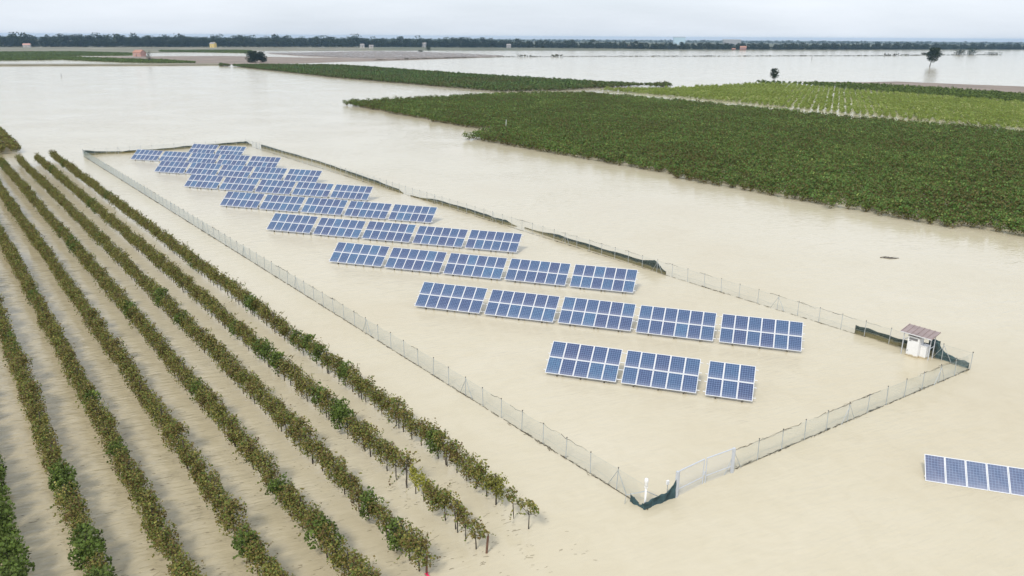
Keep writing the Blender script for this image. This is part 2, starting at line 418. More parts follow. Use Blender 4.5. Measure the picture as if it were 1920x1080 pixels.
M["dark"] = simple("dark_slot", (0.03, 0.035, 0.045), 0.5)
M["grey_panel"] = simple("grey_panel", (0.42, 0.41, 0.41), 0.6)
M["ribbon"] = simple("pink_ribbon", (0.75, 0.03, 0.13), 0.5)
M["vine"] = leaf_mat("muddy_vine_leaf", [(0.12, (0.125, 0.082, 0.038)), (0.34, (0.205, 0.160, 0.052)), (0.50, (0.238, 0.208, 0.056)), (0.64, (0.178, 0.200, 0.046)), (0.80, (0.095, 0.150, 0.034)), (1.0, (0.40, 0.36, 0.10))], 0.75, 0.8, 0.2)
M["vine_yellow"] = leaf_mat("yellow_vine_leaf", [(0.2, (0.19, 0.19, 0.03)), (0.5, (0.30, 0.30, 0.05)), (0.8, (0.42, 0.39, 0.10))], 1.2, 0.5, 0.3)
M["vine_olive"] = leaf_mat("olive_vine_leaf", [(0.2, (0.14, 0.14, 0.03)), (0.5, (0.21, 0.21, 0.045)), (0.8, (0.30, 0.30, 0.07))], 1.2, 0.6, 0.25)
M["vine_green"] = leaf_mat("green_vine_leaf", [(0.2, (0.075, 0.095, 0.024)), (0.5, (0.110, 0.155, 0.034)), (0.75, (0.130, 0.195, 0.040)), (1.0, (0.25, 0.28, 0.06))], 0.9, 0.55, 0.2)
M["field"] = leaf_mat("field_vine_leaf", [(0.16, (0.105, 0.092, 0.030)), (0.36, (0.150, 0.138, 0.040)), (0.50, (0.115, 0.162, 0.038)), (0.66, (0.090, 0.182, 0.038)), (0.85, (0.135, 0.215, 0.050)), (1.0, (0.30, 0.36, 0.10))], 0.05, 0.8, 0.15, tide=0.65)
M["field_far"] = leaf_mat("far_field_leaf", [(0.25, (0.115, 0.115, 0.038)), (0.5, (0.100, 0.140, 0.038)), (0.8, (0.075, 0.165, 0.042)), (1.0, (0.20, 0.25, 0.08))], 0.02, 0.7, 0.15, tide=0.6)
M["young"] = leaf_mat("young_bright_leaf", [(0.2, (0.20, 0.24, 0.05)), (0.5, (0.27, 0.31, 0.065)), (0.8, (0.24, 0.36, 0.07)), (1.0, (0.55, 0.53, 0.24))], 0.06, 0.8, 0.3)
M["tree"] = leaf_mat("tree_leaf", [(0.25, (0.020, 0.034, 0.015)), (0.5, (0.032, 0.048, 0.019)), (0.75, (0.042, 0.060, 0.022)), (1.0, (0.06, 0.075, 0.03))], 0.02, 0.6, 0.12)
M["tree_pale"] = leaf_mat("pale_tree_leaf", [(0.2, (0.06, 0.068, 0.045)), (0.5, (0.10, 0.105, 0.07)), (0.9, (0.15, 0.15, 0.10))], 0.05, 0.6, 0.12)
M["treebark"] = simple("tree_bark", (0.075, 0.062, 0.05), 0.9, 0, 0.3, 2)
M["soil"] = simple("brown_field_soil", (0.245, 0.195, 0.158), 0.95, 0, 0.18, 0.05)
M["soil_grey"] = simple("stubble_soil", (0.19, 0.18, 0.125), 0.95, 0, 0.35, 0.012)
M["soil_wet"] = simple("wet_vineyard_soil", (0.33, 0.275, 0.235), 0.9, 0, 0.2, 0.03)
M["dyke"] = simple("grassy_dyke", (0.215, 0.195, 0.135), 0.95, 0, 0.25, 0.08)
M["bank"] = simple("far_meadow", (0.125, 0.130, 0.080), 0.95, 0, 0.35, 0.012)
M["reed"] = leaf_mat("bank_grass", [(0.2, (0.055, 0.052, 0.03)), (0.6, (0.10, 0.09, 0.05)), (1.0, (0.07, 0.09, 0.04))], 0.05, 0.5, 0.15)

# ------------------------------------------------------------------ flood water, land, haze
S = 9000
wb = MB()
# one sheet to the horizon, finer towards the camera
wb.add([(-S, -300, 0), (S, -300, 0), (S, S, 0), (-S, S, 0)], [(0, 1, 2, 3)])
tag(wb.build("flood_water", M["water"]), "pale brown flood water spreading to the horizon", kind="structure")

def land(name, poly, top, mat, label):
    o = MB().prism(poly, -0.6, top).build(name, mat)
    return tag(o, label, kind="structure")
land("brown_field", BROWN_FIELD, 0.12, M["soil"], "bare brown field behind the far dyke")
land("stubble_field", GREY_FIELD, 0.15, M["soil_grey"], "grey green field below the dark wood")
land("dyke", DYKE, 0.7, M["dyke"], "low grassy dyke along the far side of the flood")
land("brown_shore", BROWN_SHORE, 0.10, M["soil"], "strip of bare soil beyond the dark green vines")
land("far_meadow", FAR_SHORE, 0.25, M["bank"], "far meadow strip in front of the treeline")
_back = [(-2600, 1200), (-1500, 1330)] + [(x, y + 2) for x, y in TREE_BASE] + [(2400, 2250), (7000, 4300), (7000, 8600), (-7000, 8600), (-7000, 2600)]
land("far_plain", _back, 0.3, M["bank"], "flat green plain under and behind the treeline")
land("wet_field", YOUNG_VINES, 0.08, M["soil_wet"], "half flooded brown field planted with young vines")

HZ = 8950
hz = MB().box((0, (HZ - 290) / 2, 14.0), (2 * HZ + 300, HZ + 620, 32.0))
hz.v = [(x * 1.03, y * 1.03 - 40, z) for x, y, z in hz.v]
hm, n_, l_ = new_mat("haze_air")
ho = n_.new("ShaderNodeOutputMaterial"); pv = n_.new("ShaderNodeVolumePrincipled")
pv.inputs["Color"].default_value = (0.47, 0.72, 1.0, 1); pv.inputs["Density"].default_value = 0.000085
l_.new(pv.outputs["Volume"], ho.inputs["Volume"])
tag(hz.build("haze", hm), "thin blue haze lying over the whole plain", "haze", kind="stuff")

# ------------------------------------------------------------------ scattering for what nobody could count
pool = D.collections.new("clump_pool")          # not linked to the scene: only a source of shapes

def leaf_mesh(name, centres, size, mat, seed, up_bias=0.3, fold=0.25):
    """many small folded leaves round the given centres"""
    r = np.random.default_rng(seed)
    c = np.asarray(centres, float); N = len(c)
    nrm = r.normal(size=(N, 3)); nrm[:, 2] = np.abs(nrm[:, 2]) + up_bias
    nrm /= np.linalg.norm(nrm, axis=1)[:, None]
    a = np.cross(nrm, r.normal(size=(N, 3))); a /= np.linalg.norm(a, axis=1)[:, None]
    b = np.cross(nrm, a)
    s = (size * r.uniform(0.6, 1.35, N))[:, None]
    p0 = c - a * s * 0.5; p2 = c + a * s * 0.5
    p1 = c + b * s * 0.45 - nrm * s * fold * 0.5; p3 = c - b * s * 0.45 - nrm * s * fold * 0.5
    v = np.stack([p0, p1, p2, p3], 1).reshape(-1, 3)
    f = np.arange(N)[:, None] * 4
    tri = np.concatenate([f + np.array([[0, 1, 2]]), f + np.array([[0, 2, 3]])], 1).reshape(-1, 3)
    me = D.meshes.new(name)
    me.vertices.add(len(v)); me.vertices.foreach_set("co", v.astype(np.float32).ravel())
    me.loops.add(tri.size); me.loops.foreach_set("vertex_index", tri.astype(np.int32).ravel())
    me.polygons.add(len(tri)); me.polygons.foreach_set("loop_start", np.arange(0, tri.size, 3, dtype=np.int32))
    t = me.attributes.new("tint", 'FLOAT', 'POINT')
    t.data.foreach_set("value", np.repeat(r.uniform(0, 1, N), 4).astype(np.float32))
    me.materials.append(mat); me.update(calc_edges=True); me.validate()
    return me

def clump_centres(n, lx, ly, z0, z1, seed, lumps=5, shell=0.35):
    """leaf places in a bumpy hedge-like volume"""
    r = np.random.default_rng(seed)
    out = []
    L_ = [(r.uniform(-0.45, 0.45) * lx, r.uniform(-0.28, 0.28) * ly, r.uniform(0.3, 0.75), r.uniform(0.55, 1.0)) for _ in range(lumps)]
    for i in range(n):
        x, y, z, k = L_[i % lumps]
        d = r.normal(size=3); d /= np.linalg.norm(d)
        q = (shell + (1 - shell) * r.uniform() ** 0.5)
        out.append((x + d[0] * q * lx * 0.36 * k, y + d[1] * q * ly * 0.42 * k, z0 + (z1 - z0) * np.clip(z + d[2] * q * 0.40 * k, -0.08, 1.12)))
    return out

def scatter(name, pts, rots, scales, sources, label, cat, seed=1):
    """one object whose points each carry one of the source shapes"""
    pts = np.asarray(pts, np.float32); N = len(pts)
    me = D.meshes.new(name); me.vertices.add(N); me.vertices.foreach_set("co", pts.ravel())
    r = np.random.default_rng(seed)
    me.attributes.new("spin", 'FLOAT', 'POINT').data.foreach_set("value", np.asarray(rots, np.float32))
    me.attributes.new("size", 'FLOAT', 'POINT').data.foreach_set("value", np.asarray(scales, np.float32))
    me.attributes.new("pick", 'INT', 'POINT').data.foreach_set("value", r.integers(0, len(sources), N).astype(np.int32))
    c = D.collections.new(name + "_shapes")
    for i, s in enumerate(sources):
        c.objects.link(D.objects.new("%s_shape_%02d" % (name, i), s))
    ng = D.node_groups.new(name + "_nodes", 'GeometryNodeTree')
    ng.interface.new_socket("Geometry", in_out='INPUT', socket_type='NodeSocketGeometry')
    ng.interface.new_socket("Geometry", in_out='OUTPUT', socket_type='NodeSocketGeometry')
    gi, go = ng.nodes.new("NodeGroupInput"), ng.nodes.new("NodeGroupOutput")
    ci = ng.nodes.new("GeometryNodeCollectionInfo"); ci.inputs["Collection"].default_value = c
    ci.inputs["Separate Children"].default_value = True; ci.inputs["Reset Children"].default_value = True
    ip = ng.nodes.new("GeometryNodeInstanceOnPoints"); ip.inputs["Pick Instance"].default_value = True
    def named(nm, t):
        k = ng.nodes.new("GeometryNodeInputNamedAttribute"); k.data_type = t; k.inputs["Name"].default_value = nm
        return [o for o in k.outputs if o.name == "Attribute" and o.enabled][0]
    cx = ng.nodes.new("ShaderNodeCombineXYZ")
    e2r = ng.nodes.new("FunctionNodeEulerToRotation")
    ng.links.new(gi.outputs[0], ip.inputs["Points"]); ng.links.new(ci.outputs[0], ip.inputs["Instance"])
    ng.links.new(named("pick", 'INT'), ip.inputs["Instance Index"])
    ng.links.new(named("spin", 'FLOAT'), cx.inputs[2]); ng.links.new(cx.outputs[0], e2r.inputs[0]); ng.links.new(e2r.outputs[0], ip.inputs["Rotation"])
    ng.links.new(named("size", 'FLOAT'), ip.inputs["Scale"])
    ng.links.new(ip.outputs[0], go.inputs[0])
    o = D.objects.new(name, me); col.objects.link(o)
    md = o.modifiers.new("scatter", 'NODES'); md.node_group = ng
    return tag(o, label, cat, kind="stuff")

def inside(poly, x, y):
    p = np.asarray(poly); n = len(p); c = np.zeros(len(x), bool)
    j = n - 1
    for i in range(n):
        xi, yi = p[i]; xj, yj = p[j]
        k = ((yi > y) != (yj > y)) & (x < (xj - xi) * (y - yi) / (yj - yi + 1e-12) + xi)
        c ^= k; j = i
    return c

def row_points(poly, direction, spacing, step, seed, jit=0.25, side=0.06):
    """points along parallel planted rows that fall inside an outline"""
    r = np.random.default_rng(seed); p = np.asarray(poly)
    d = np.asarray(direction, float); d /= np.linalg.norm(d); nn = np.array([-d[1], d[0]])
    a, b = p @ d, p @ nn
    A, B = np.meshgrid(np.arange(a.min(), a.max(), step), np.arange(b.min(), b.max(), spacing))
    A = A + r.uniform(-jit, jit, A.shape) * step; B = B + r.normal(0, side, B.shape) * spacing
    q = A.ravel()[:, None] * d + B.ravel()[:, None] * nn
    q = q[inside(poly, q[:, 0], q[:, 1])]
    return q

def plant(name, poly, direction, spacing, step, sources, label, cat, seed, z=0.0, smin=0.85, smax=1.2, cull=True, side=0.06):
    q = row_points(poly, direction, spacing, step, seed, 0.25, side)
    r = np.random.default_rng(seed + 5)
    if cull:                                      # nothing well outside the picture
        q = q[(np.abs(q[:, 0]) < 0.80 * q[:, 1] + 45)]
    ang = math.atan2(direction[1], direction[0])
    rot = ang + r.integers(0, 2, len(q)) * math.pi + r.normal(0, 0.12, len(q))
    pts = np.concatenate([q, np.full((len(q), 1), z)], 1)
    print(name, len(q))
    return scatter(name, pts, rot, r.uniform(smin, smax, len(q)), sources, label, cat, seed)

# big dark green vineyard and its neighbours
def clumps(prefix, k, n, lx, ly, z0, z1, leaf, mat, seed, lumps=6, up=0.3):
    return [leaf_mesh("%s_%d" % (prefix, i), clump_centres(n, lx, ly, z0, z1, seed + i, lumps), leaf, mat, seed + 40 + i, up) for i in range(k)]
c_field = clumps("field_clump", 8, 210, 1.7, 2.0, -0.15, 2.0, 0.25, M["field"], 100, 7, 0.1)
plant("vineyard_field", BIG_FIELD, (0.61, -0.79), 2.25, 1.25, c_field, "broad dark green vineyard standing in the flood beyond the fenced panels", "vineyard", 11, smin=0.72, smax=1.22)
c_far = clumps("far_clump", 5, 90, 2.6, 2.2, 0.2, 1.9, 0.50, M["field_far"], 200)
plant("vineyard_field", MID_FIELD, (0.02, 1.0), 2.2, 2.0, c_far, "long narrow green vineyard tapering between two sheets of flood water", "vineyard", 12)
c_strip = clumps("strip_clump", 4, 90, 2.4, 2.2, 0.2, 1.9, 0.45, M["vine_green"], 300)
plant("vineyard_field", DARK_STRIP, (0.37, 0.93), 2.6, 2.0, c_strip, "dark green strip of vines behind the light green field", "vineyard", 13)
c_young = clumps("young_clump", 5, 110, 1.9, 1.35, 0.2, 1.55, 0.26, M["young"], 400)
plant("vineyard_field", YOUNG_FIELD, (0.37, 0.93), 2.15, 1.5, c_young, "light green field of young vines with water showing between its rows", "vineyard", 14, smin=0.5, smax=1.3, side=0.13)
c_dist = clumps("distant_clump", 4, 45, 4.5, 2.2, 0.1, 1.8, 0.8, M["vine_green"], 500)
plant("vineyard_field", GREEN_A, (1.0, 0.1), 3.2, 4.2, c_dist, "green vineyard behind the dyke with a pink house at its far end", "vineyard", 15)
plant("vineyard_field", GREEN_B, (1.0, 0.05), 3.0, 4.2, c_dist, "low dark green vineyard at the water's edge behind the dyke", "vineyard", 16)
plant("vineyard_field", GREEN_C, (0.75, -0.66), 3.0, 3.6, c_dist, "narrow green strip of vines running past the bare grey tree", "vineyard", 17)
plant("vineyard_field", GREEN_D, (1.0, -0.2), 4.0, 5.0, c_dist, "thin green strip behind the brown field, below the yellow house", "vineyard", 18)
c_posts = []
for i in range(3):
    b_ = MB()
    for k in range(5): b_.box((k * 1.3 - 2.6, 0, 0.8), (0.12, 0.12, 1.6))
    b_.box((0, 0, 0.9), (5.6, 0.3, 0.35), mi=1)
    c_posts.append(b_.mesh("young_row_%d" % i, [M["back"], M["soil"]]))
plant("young_vine_rows", YOUNG_VINES, (0.30, 0.95), 6.5, 7.0, c_posts, "rows of staked young vines on the half flooded brown field", "vineyard", 19)
c_west = clumps("west_clump", 4, 220, 1.6, 1.9, 0.25, 2.0, 0.26, M["vine"], 600)
plant("vineyard_field", WEST_BLOCK, (0.60, -0.80), 2.5, 1.2, c_west, "brown green block of vines cut by the picture's edge above the long rows", "vineyard", 20)
c_bank = [leaf_mesh("bank_tuft_%d" % i, clump_centres(30, 9, 3, 0, 1.3, 700 + i, 5), 0.9, M["reed"], 720 + i) for i in range(4)]
bp_ = []
for (x0, y0), (x1, y1) in zip(BANK[:-1], BANK[1:]):
    k = int(math.hypot(x1 - x0, y1 - y0) / 5)
    bp_ += [(x0 + (x1 - x0) * i / k, y0 + (y1 - y0) * i / k, 0) for i in range(k)]
_r = np.random.default_rng(5)
scatter("bank_grass", bp_, _r.uniform(-0.3, 0.8, len(bp_)), _r.uniform(0.5, 1.25, len(bp_)) * (1 + 1.2 * (_r.uniform(size=len(bp_)) > 0.96)), c_bank, "long thin grassy bank crossing the far flood water", "grass bank", 3)

# ------------------------------------------------------------------ trees
def tree_meshes(seed, h, w, leafn, leaf, mat, trunk_r, trunk_frac=0.25, lumps=9, lean=(0, 0)):
    r = np.random.default_rng(seed)
    zc0 = h * trunk_frac; cs = []
    lump = []
    for i in range(lumps):
        t = r.uniform(0, 1); z = zc0 + (h - zc0) * (0.12 + 0.78 * t)
        wr = w * 0.5 * (1 - 0.65 * abs(t - 0.42) ** 1.3 * 1.6)
        a = r.uniform(0, 6.28); q = r.uniform(0.2, 0.72) * wr
        lump.append((q * math.cos(a) + lean[0] * z, q * math.sin(a) + lean[1] * z, z, r.uniform(0.20, 0.34) * w))
    for i in range(leafn):
        x, y, z, k = lump[i % lumps]
        d = r.normal(size=3); d /= np.linalg.norm(d); q = r.uniform(0.45, 1.05)
        cs.append((x + d[0] * k * q, y + d[1] * k * q, min(max(z + d[2] * k * q * 0.85, zc0 * 0.6), h)))
    crown = leaf_mesh("crown", cs, leaf, mat, seed + 1, 0.25)
    tb = MB()
    top = Vector((lean[0] * h * 0.55, lean[1] * h * 0.55, h * 0.62))
    tb.tube([(0, 0, -0.5), Vector((lean[0] * zc0, lean[1] * zc0, zc0)), top], trunk_r, 7, r2=trunk_r * 0.35)
    for x, y, z, k in lump[:6]:
        s = Vector((lean[0] * zc0, lean[1] * zc0, zc0)).lerp(top, r.uniform(0, 0.6))
        tb.tube([s, (s + Vector((x, y, z))) / 2 + Vector((0, 0, -0.04 * h)), (x, y, z)], trunk_r * 0.42, 5, r2=trunk_r * 0.12)
    return crown, tb.mesh("trunk", M["treebark"], True)

def tree(name, meshes, loc, label, cat="tree", group=None, rz=0.0, s=1.0, sz=None):
    o = empty(name, loc, rz, s)
    if sz: o.scale = (s, s, sz)
    tag(o, label, cat, group)
    mobj("crown", meshes[0], o); mobj("trunk", meshes[1], o)
    return o

def p3(k, z=0): return (*SOLO[k], z)
tree("round_tree", tree_meshes(1, 9.8, 13.5, 2600, 0.8, M["tree"], 0.35, 0.06, 22), p3("round_a"), "dark round tree, the bulkier of the pair behind the green vineyard tip")
tree("round_tree", tree_meshes(2, 9.2, 10.5, 1900, 0.8, M["tree"], 0.3, 0.12, 18), (SOLO["round_a"][0] + 6.4, SOLO["round_a"][1] + 6, 0), "dark rounded tree touching the bulkier one beside it")
tree("bare_tree", tree_meshes(3, 10, 9.5, 330, 0.55, M["tree_pale"], 0.3, 0.15, 16), p3("bare"), "thin grey half bare tree near the pink house")
tree("small_tree", tree_meshes(4, 7.6, 5.4, 900, 0.5, M["tree"], 0.22, 0.08, 12), p3("lone"), "compact dark tree at the corner of the light green field")
tree("leaning_tree", tree_meshes(5, 16.5, 12.0, 2300, 0.95, M["tree"], 0.42, 0.30, 15, (0.16, 0)), p3("leaning"), "tall leaning tree standing alone in the far flood water")
tree("small_tree", tree_meshes(6, 8.6, 9.5, 420, 0.8, M["tree"], 0.22, 0.45, 9), p3("small"), "small umbrella shaped tree among the young vine rows")
tree("bush", tree_meshes(7, 4.0, 9.0, 300, 0.8, M["tree_pale"], 0.15, 0.05, 8), p3("bush"), "low bush beside the small umbrella shaped tree", "bush")
IS = SOLO["island"]
for i, (dx, dy, w, h, lb) in enumerate([(-14, 0, 22, 8.0, "grey green bushes on the flooded bank, bulkier of two"), (8, 6, 26, 9.2, "dense bush on the flooded bank beside a paler one"),
        (44, 10, 26, 3.2, "low flat scrub at the end of the flooded bank"), (-62, 10, 14, 2.6, "small flat bush between the leaning tree and the island")]):
    tree("bush", tree_meshes(20 + i, h, w, 420, 1.3, M["tree_pale"] if i != 1 else M["tree"], 0.2, 0.05, 10), (IS[0] + dx, IS[1] + dy, 0), lb, "bush")

tkinds = []
for i in range(8):
    tkinds.append(tree_meshes(40 + i, 10.0, 8.2 + (i % 3) * 1.3, 420, 0.9, M["tree"], 0.18, 0.02 if i % 4 else 0.1, 12 + i % 4))
tall = tree_meshes(60, 10.0, 2.6, 160, 0.7, M["tree"], 0.12, 0.05, 8)
_tb = TREE_BASE
def along(poly):
    acc = [0.0]
    for a, b in zip(poly[:-1], poly[1:]): acc.append(acc[-1] + math.hypot(b[0] - a[0], b[1] - a[1]))
    return acc
_acc = along(_tb)
def on_line(poly, acc, t):
    t = min(max(t, 0), acc[-1] - 1e-6)
    for i in range(len(acc) - 1):
        if acc[i] <= t <= acc[i + 1]:
            q = (t - acc[i]) / (acc[i + 1] - acc[i]); a, b = poly[i], poly[i + 1]
            return a[0] + (b[0] - a[0]) * q, a[1] + (b[1] - a[1]) * q
def crown_height(x):         # the wood gets lower from west to east
    return float(np.interp(x, [-1100, -600, -200, 50, 300, 600, 1200, 1500], [23.5, 22.5, 21.0, 16.5, 14.0, 13.5, 13.5, 12.5]))
r_ = random.Random(21)
NT = 270
t = 0.0; idx = 0
while idx < NT:
    q = idx / NT
    x, y = on_line(_tb, _acc, q * _acc[-1] + r_.uniform(-4, 4))
    back = (idx % 3) * 9 + r_.uniform(0, 8)
    h = crown_height(x) * r_.uniform(0.74, 1.16) * (1.18 if r_.random() < 0.08 else 1)
    lab = ("tall dark tree in the wood behind the stubble field" if x < -150 else
           "mid height tree in the thinner wood behind the far meadow" if x < 350 else "low bluish tree in the far treeline behind the wide flood")
    grp = ("trees of the tall dark wood" if x < -150 else "trees of the thinner middle wood" if x < 350 else "trees of the far low treeline")
    tree("distant_tree", tkinds[r_.randrange(8)], (x, y + back, 0), lab, "tree", grp, r_.uniform(0, 6.28), h / 10 * r_.uniform(1.0, 1.35), h / 10)
    idx += 1
for px_, lb in ((5.0, "slim cypress rising above the middle treeline"),):
    tree("cypress", tall, (px_, 1812, 0), lb, "tree", None, 0, 1.6, 1.95)
# undergrowth and deeper rows that read as one mass
wp, ws = [], []
for i in range(1100):
    x, y = on_line(_tb, _acc, (i + r_.random()) / 1100 * _acc[-1])
    wp.append((x, y + 4 + r_.uniform(0, 6), 0)); ws.append(crown_height(x) / 10 * r_.uniform(0.35, 0.65))
for i in range(380):
    x, y = on_line(_tb, _acc, (i + r_.random()) / 380 * _acc[-1])
    wp.append((x, y + 45 + r_.uniform(0, 50), 0)); ws.append(crown_height(x) / 10 * r_.uniform(0.75, 1.0))
scatter("far_wood", wp, [r_.uniform(0, 6) for _ in wp], ws, [k[0] for k in tkinds], "undergrowth and deeper trees of the wood along the horizon", "wood", 9)
fp, fs = [], []
for i in range(700):          # a still farther wooded skyline
    a = rad(-42 + 84 * i / 700); rr = r_.uniform(3600, 4600)
    fp.append((rr * math.sin(a), rr * math.cos(a), 0)); fs.append(r_.uniform(0.8, 1.6))
scatter("far_wood", fp, [r_.uniform(0, 6) for _ in fp], fs, [k[0] for k in tkinds], "faint wooded skyline beyond the treeline", "wood", 10)

# ------------------------------------------------------------------ far buildings
def house(name, loc, rz, w, d, h, rh, wall, roof, label, cat="house", windows=2, chimney=True):
    o = empty(name, loc, rz); tag(o, label, cat)
    b = MB(); b.box((0, 0, h / 2), (w, d, h))
    b.add([(-w / 2, -d / 2, h), (-w / 2, d / 2, h), (-w / 2, 0, h + rh), (w / 2, -d / 2, h), (w / 2, d / 2, h), (w / 2, 0, h + rh)], [(0, 2, 1), (3, 4, 5)])
    b.build("wall", wall, o)
    e = 0.4; q = MB()
    for s in (-1, 1):
        q.add([(-w / 2 - e, s * (d / 2 + e), h - e * rh / (d / 2)), (w / 2 + e, s * (d / 2 + e), h - e * rh / (d / 2)), (w / 2 + e, 0, h + rh + 0.02), (-w / 2 - e, 0, h + rh + 0.02),
               (-w / 2 - e, s * (d / 2 + e), h + 0.25 - e * rh / (d / 2)), (w / 2 + e, s * (d / 2 + e), h + 0.25 - e * rh / (d / 2)), (w / 2 + e, 0, h + rh + 0.27), (-w / 2 - e, 0, h + rh + 0.27)],
              [(0, 1, 2, 3), (7, 6, 5, 4), (0, 4, 5, 1), (1, 5, 6, 2), (2, 6, 7, 3), (3, 7, 4, 0)])
    ro = q.build("roof", roof, o)
    if chimney: MB().box((w * 0.2, d * 0.12, h + rh + 0.5), (0.7, 0.7, 1.6)).build("chimney", wall, ro)
    for i in range(windows):
        x = -w / 2 + w * (i + 0.5) / windows
        f = MB().box((x, -d / 2 - 0.02, h * 0.55), (1.1, 0.12, 1.5)).build("window", M["white"], o)
        MB().box((x, -d / 2 - 0.10, h * 0.55), (0.8, 0.06, 1.2)).build("pane", M["dark"], f)
    MB().box((-w * 0.05, -d / 2 - 0.03, 1.0), (1.1, 0.1, 2.0)).build("door", M["stake"], o)
    return o
wm = lambda nm, c: simple(nm, c, 0.8, 0, 0.06, 0.5)
pink, orange, yellow, cream, redw, palebl = wm("pink_plaster", (0.52, 0.30, 0.25)), wm("orange_tiles", (0.42, 0.22, 0.16)), wm("yellow_plaster", (0.62, 0.47, 0.15)), wm("pale_plaster", (0.36, 0.36, 0.36)), wm("red_plaster", (0.38, 0.20, 0.17)), wm("pale_blue_cladding", (0.48, 0.62, 0.70))
grey_roof = wm("grey_roof", (0.33, 0.30, 0.29))
H_ = HOUSES
house("farmhouse", (*H_["pink"], 0), rad(-28), 12.5, 7.0, 4.4, 2.4, pink, orange, "pink farmhouse with an orange tiled roof by the bare tree", windows=3)
house("farmhouse", (*H_["yellow"], 0), rad(-12), 10.0, 9.0, 6.6, 2.6, yellow, grey_roof, "yellow house standing in front of the dark wood", windows=3)
house("farmhouse", (*H_["grey"], 0), rad(15), 12.0, 8.0, 4.2, 2.2, cream, pink, "small pale house at the foot of the dark wood behind green vines", windows=2)
house("farmhouse", (*H_["red"], 0), rad(-10), 12.0, 8.0, 5.2, 2.4, redw, orange, "red house on the far shore of the flood", windows=3)
house("outbuilding", (H_["red"][0] - 19, H_["red"][1], 0), rad(-10), 7.0, 5.0, 2.4, 1.0, redw, orange, "low shed next to the red house on the far shore", "shed", 1, False)
house("farmhouse", (*H_["white_a"], 0), rad(30), 8.0, 8.0, 4.8, 2.2, cream, grey_roof, "white gabled house at the wood's edge, the brighter of two", windows=2)
house("outbuilding", (*H_["white_b"], 0), rad(20), 9.0, 6.0, 3.2, 1.5, cream, grey_roof, "small white building beside the gabled house at the wood's edge", "shed", 1, False)
house("farmhouse", (H_["white_c"][0], H_["white_c"][1] - 12, 0), rad(-20), 9, 8, 7.6, 2.4, cream, grey_roof, "tall white house half hidden among trees above the umbrella tree", windows=2)
house("farmhouse", (H_["white_d"][0] - 12, H_["white_d"][1] - 12, 0), rad(10), 9, 7, 6.0, 2.0, cream, grey_roof, "pale house next to the slim cypress", windows=2)
house("farmhouse", (H_["white_e"][0], H_["white_e"][1] - 14, 0), rad(-8), 12, 7, 4.6, 2.0, cream, orange, "pale low house at the edge of the far meadow", windows=3)
house("warehouse", (585, 2900, 0), rad(-6), 40, 30, 25, 1.5, palebl, cream, "big pale blue industrial hall rising behind the far treeline", "warehouse", 5, False)
house("warehouse", (770, 2900, 0), rad(-6), 60, 28, 17, 2.0, cream, cream, "long pale industrial roof beside the blue hall", "warehouse", 5, False)

# ------------------------------------------------------------------ solar tables
TILT = rad(36.4); VA = math.atan2(-0.3129, 0.9498)
def panel_mesh(w, h, cellmat):
    b = MB(); e = 0.037
    b.box((w / 2, h / 2, -0.021), (w - 2 * e, h - 2 * e, 0.030), mi=1)
    me = b.mesh("cell_sheet", [cellmat, M["back"]])
    # a glass sheet of its own, 2 mm above the back
    b2 = MB(); b2.add([(e, e, -0.004), (w - e, e, -0.004), (w - e, h - e, -0.004), (e, h - e, -0.004)], [(0, 1, 2, 3)])
    k = len(b.v); b.add(b2.v, b2.f, 0)
    me = b.mesh("cell_sheet", [cellmat, M["back"]])
    at = me.attributes.new("cell_uv", 'FLOAT_VECTOR', 'POINT')
    vals = []
    for v in me.vertices: vals += [(v.co.x - e) / (w - 2 * e), (v.co.y - e) / (h - 2 * e), 0.0]
    at.data.foreach_set("vector", vals)
    fb = MB()
    fb.box((w / 2, e / 2, -0.018), (w, e, 0.040)); fb.box((w / 2, h - e / 2, -0.018), (w, e, 0.040))
    fb.box((e / 2, h / 2, -0.0185), (e, h - 2 * e - 0.002, 0.039)); fb.box((w - e / 2, h / 2, -0.0185), (e, h - 2 * e - 0.002, 0.039))
    return me, fb.mesh("panel_frame", M["frame"])
PW, PH = 1.0, 1.336
SHEET48, FRAME48 = panel_mesh(PW, PH, M["cell48"])
SHEET60, FRAME60 = panel_mesh(PW, 1.60, M["cell60"])
RM = Matrix.Rotation(TILT, 4, 'X')
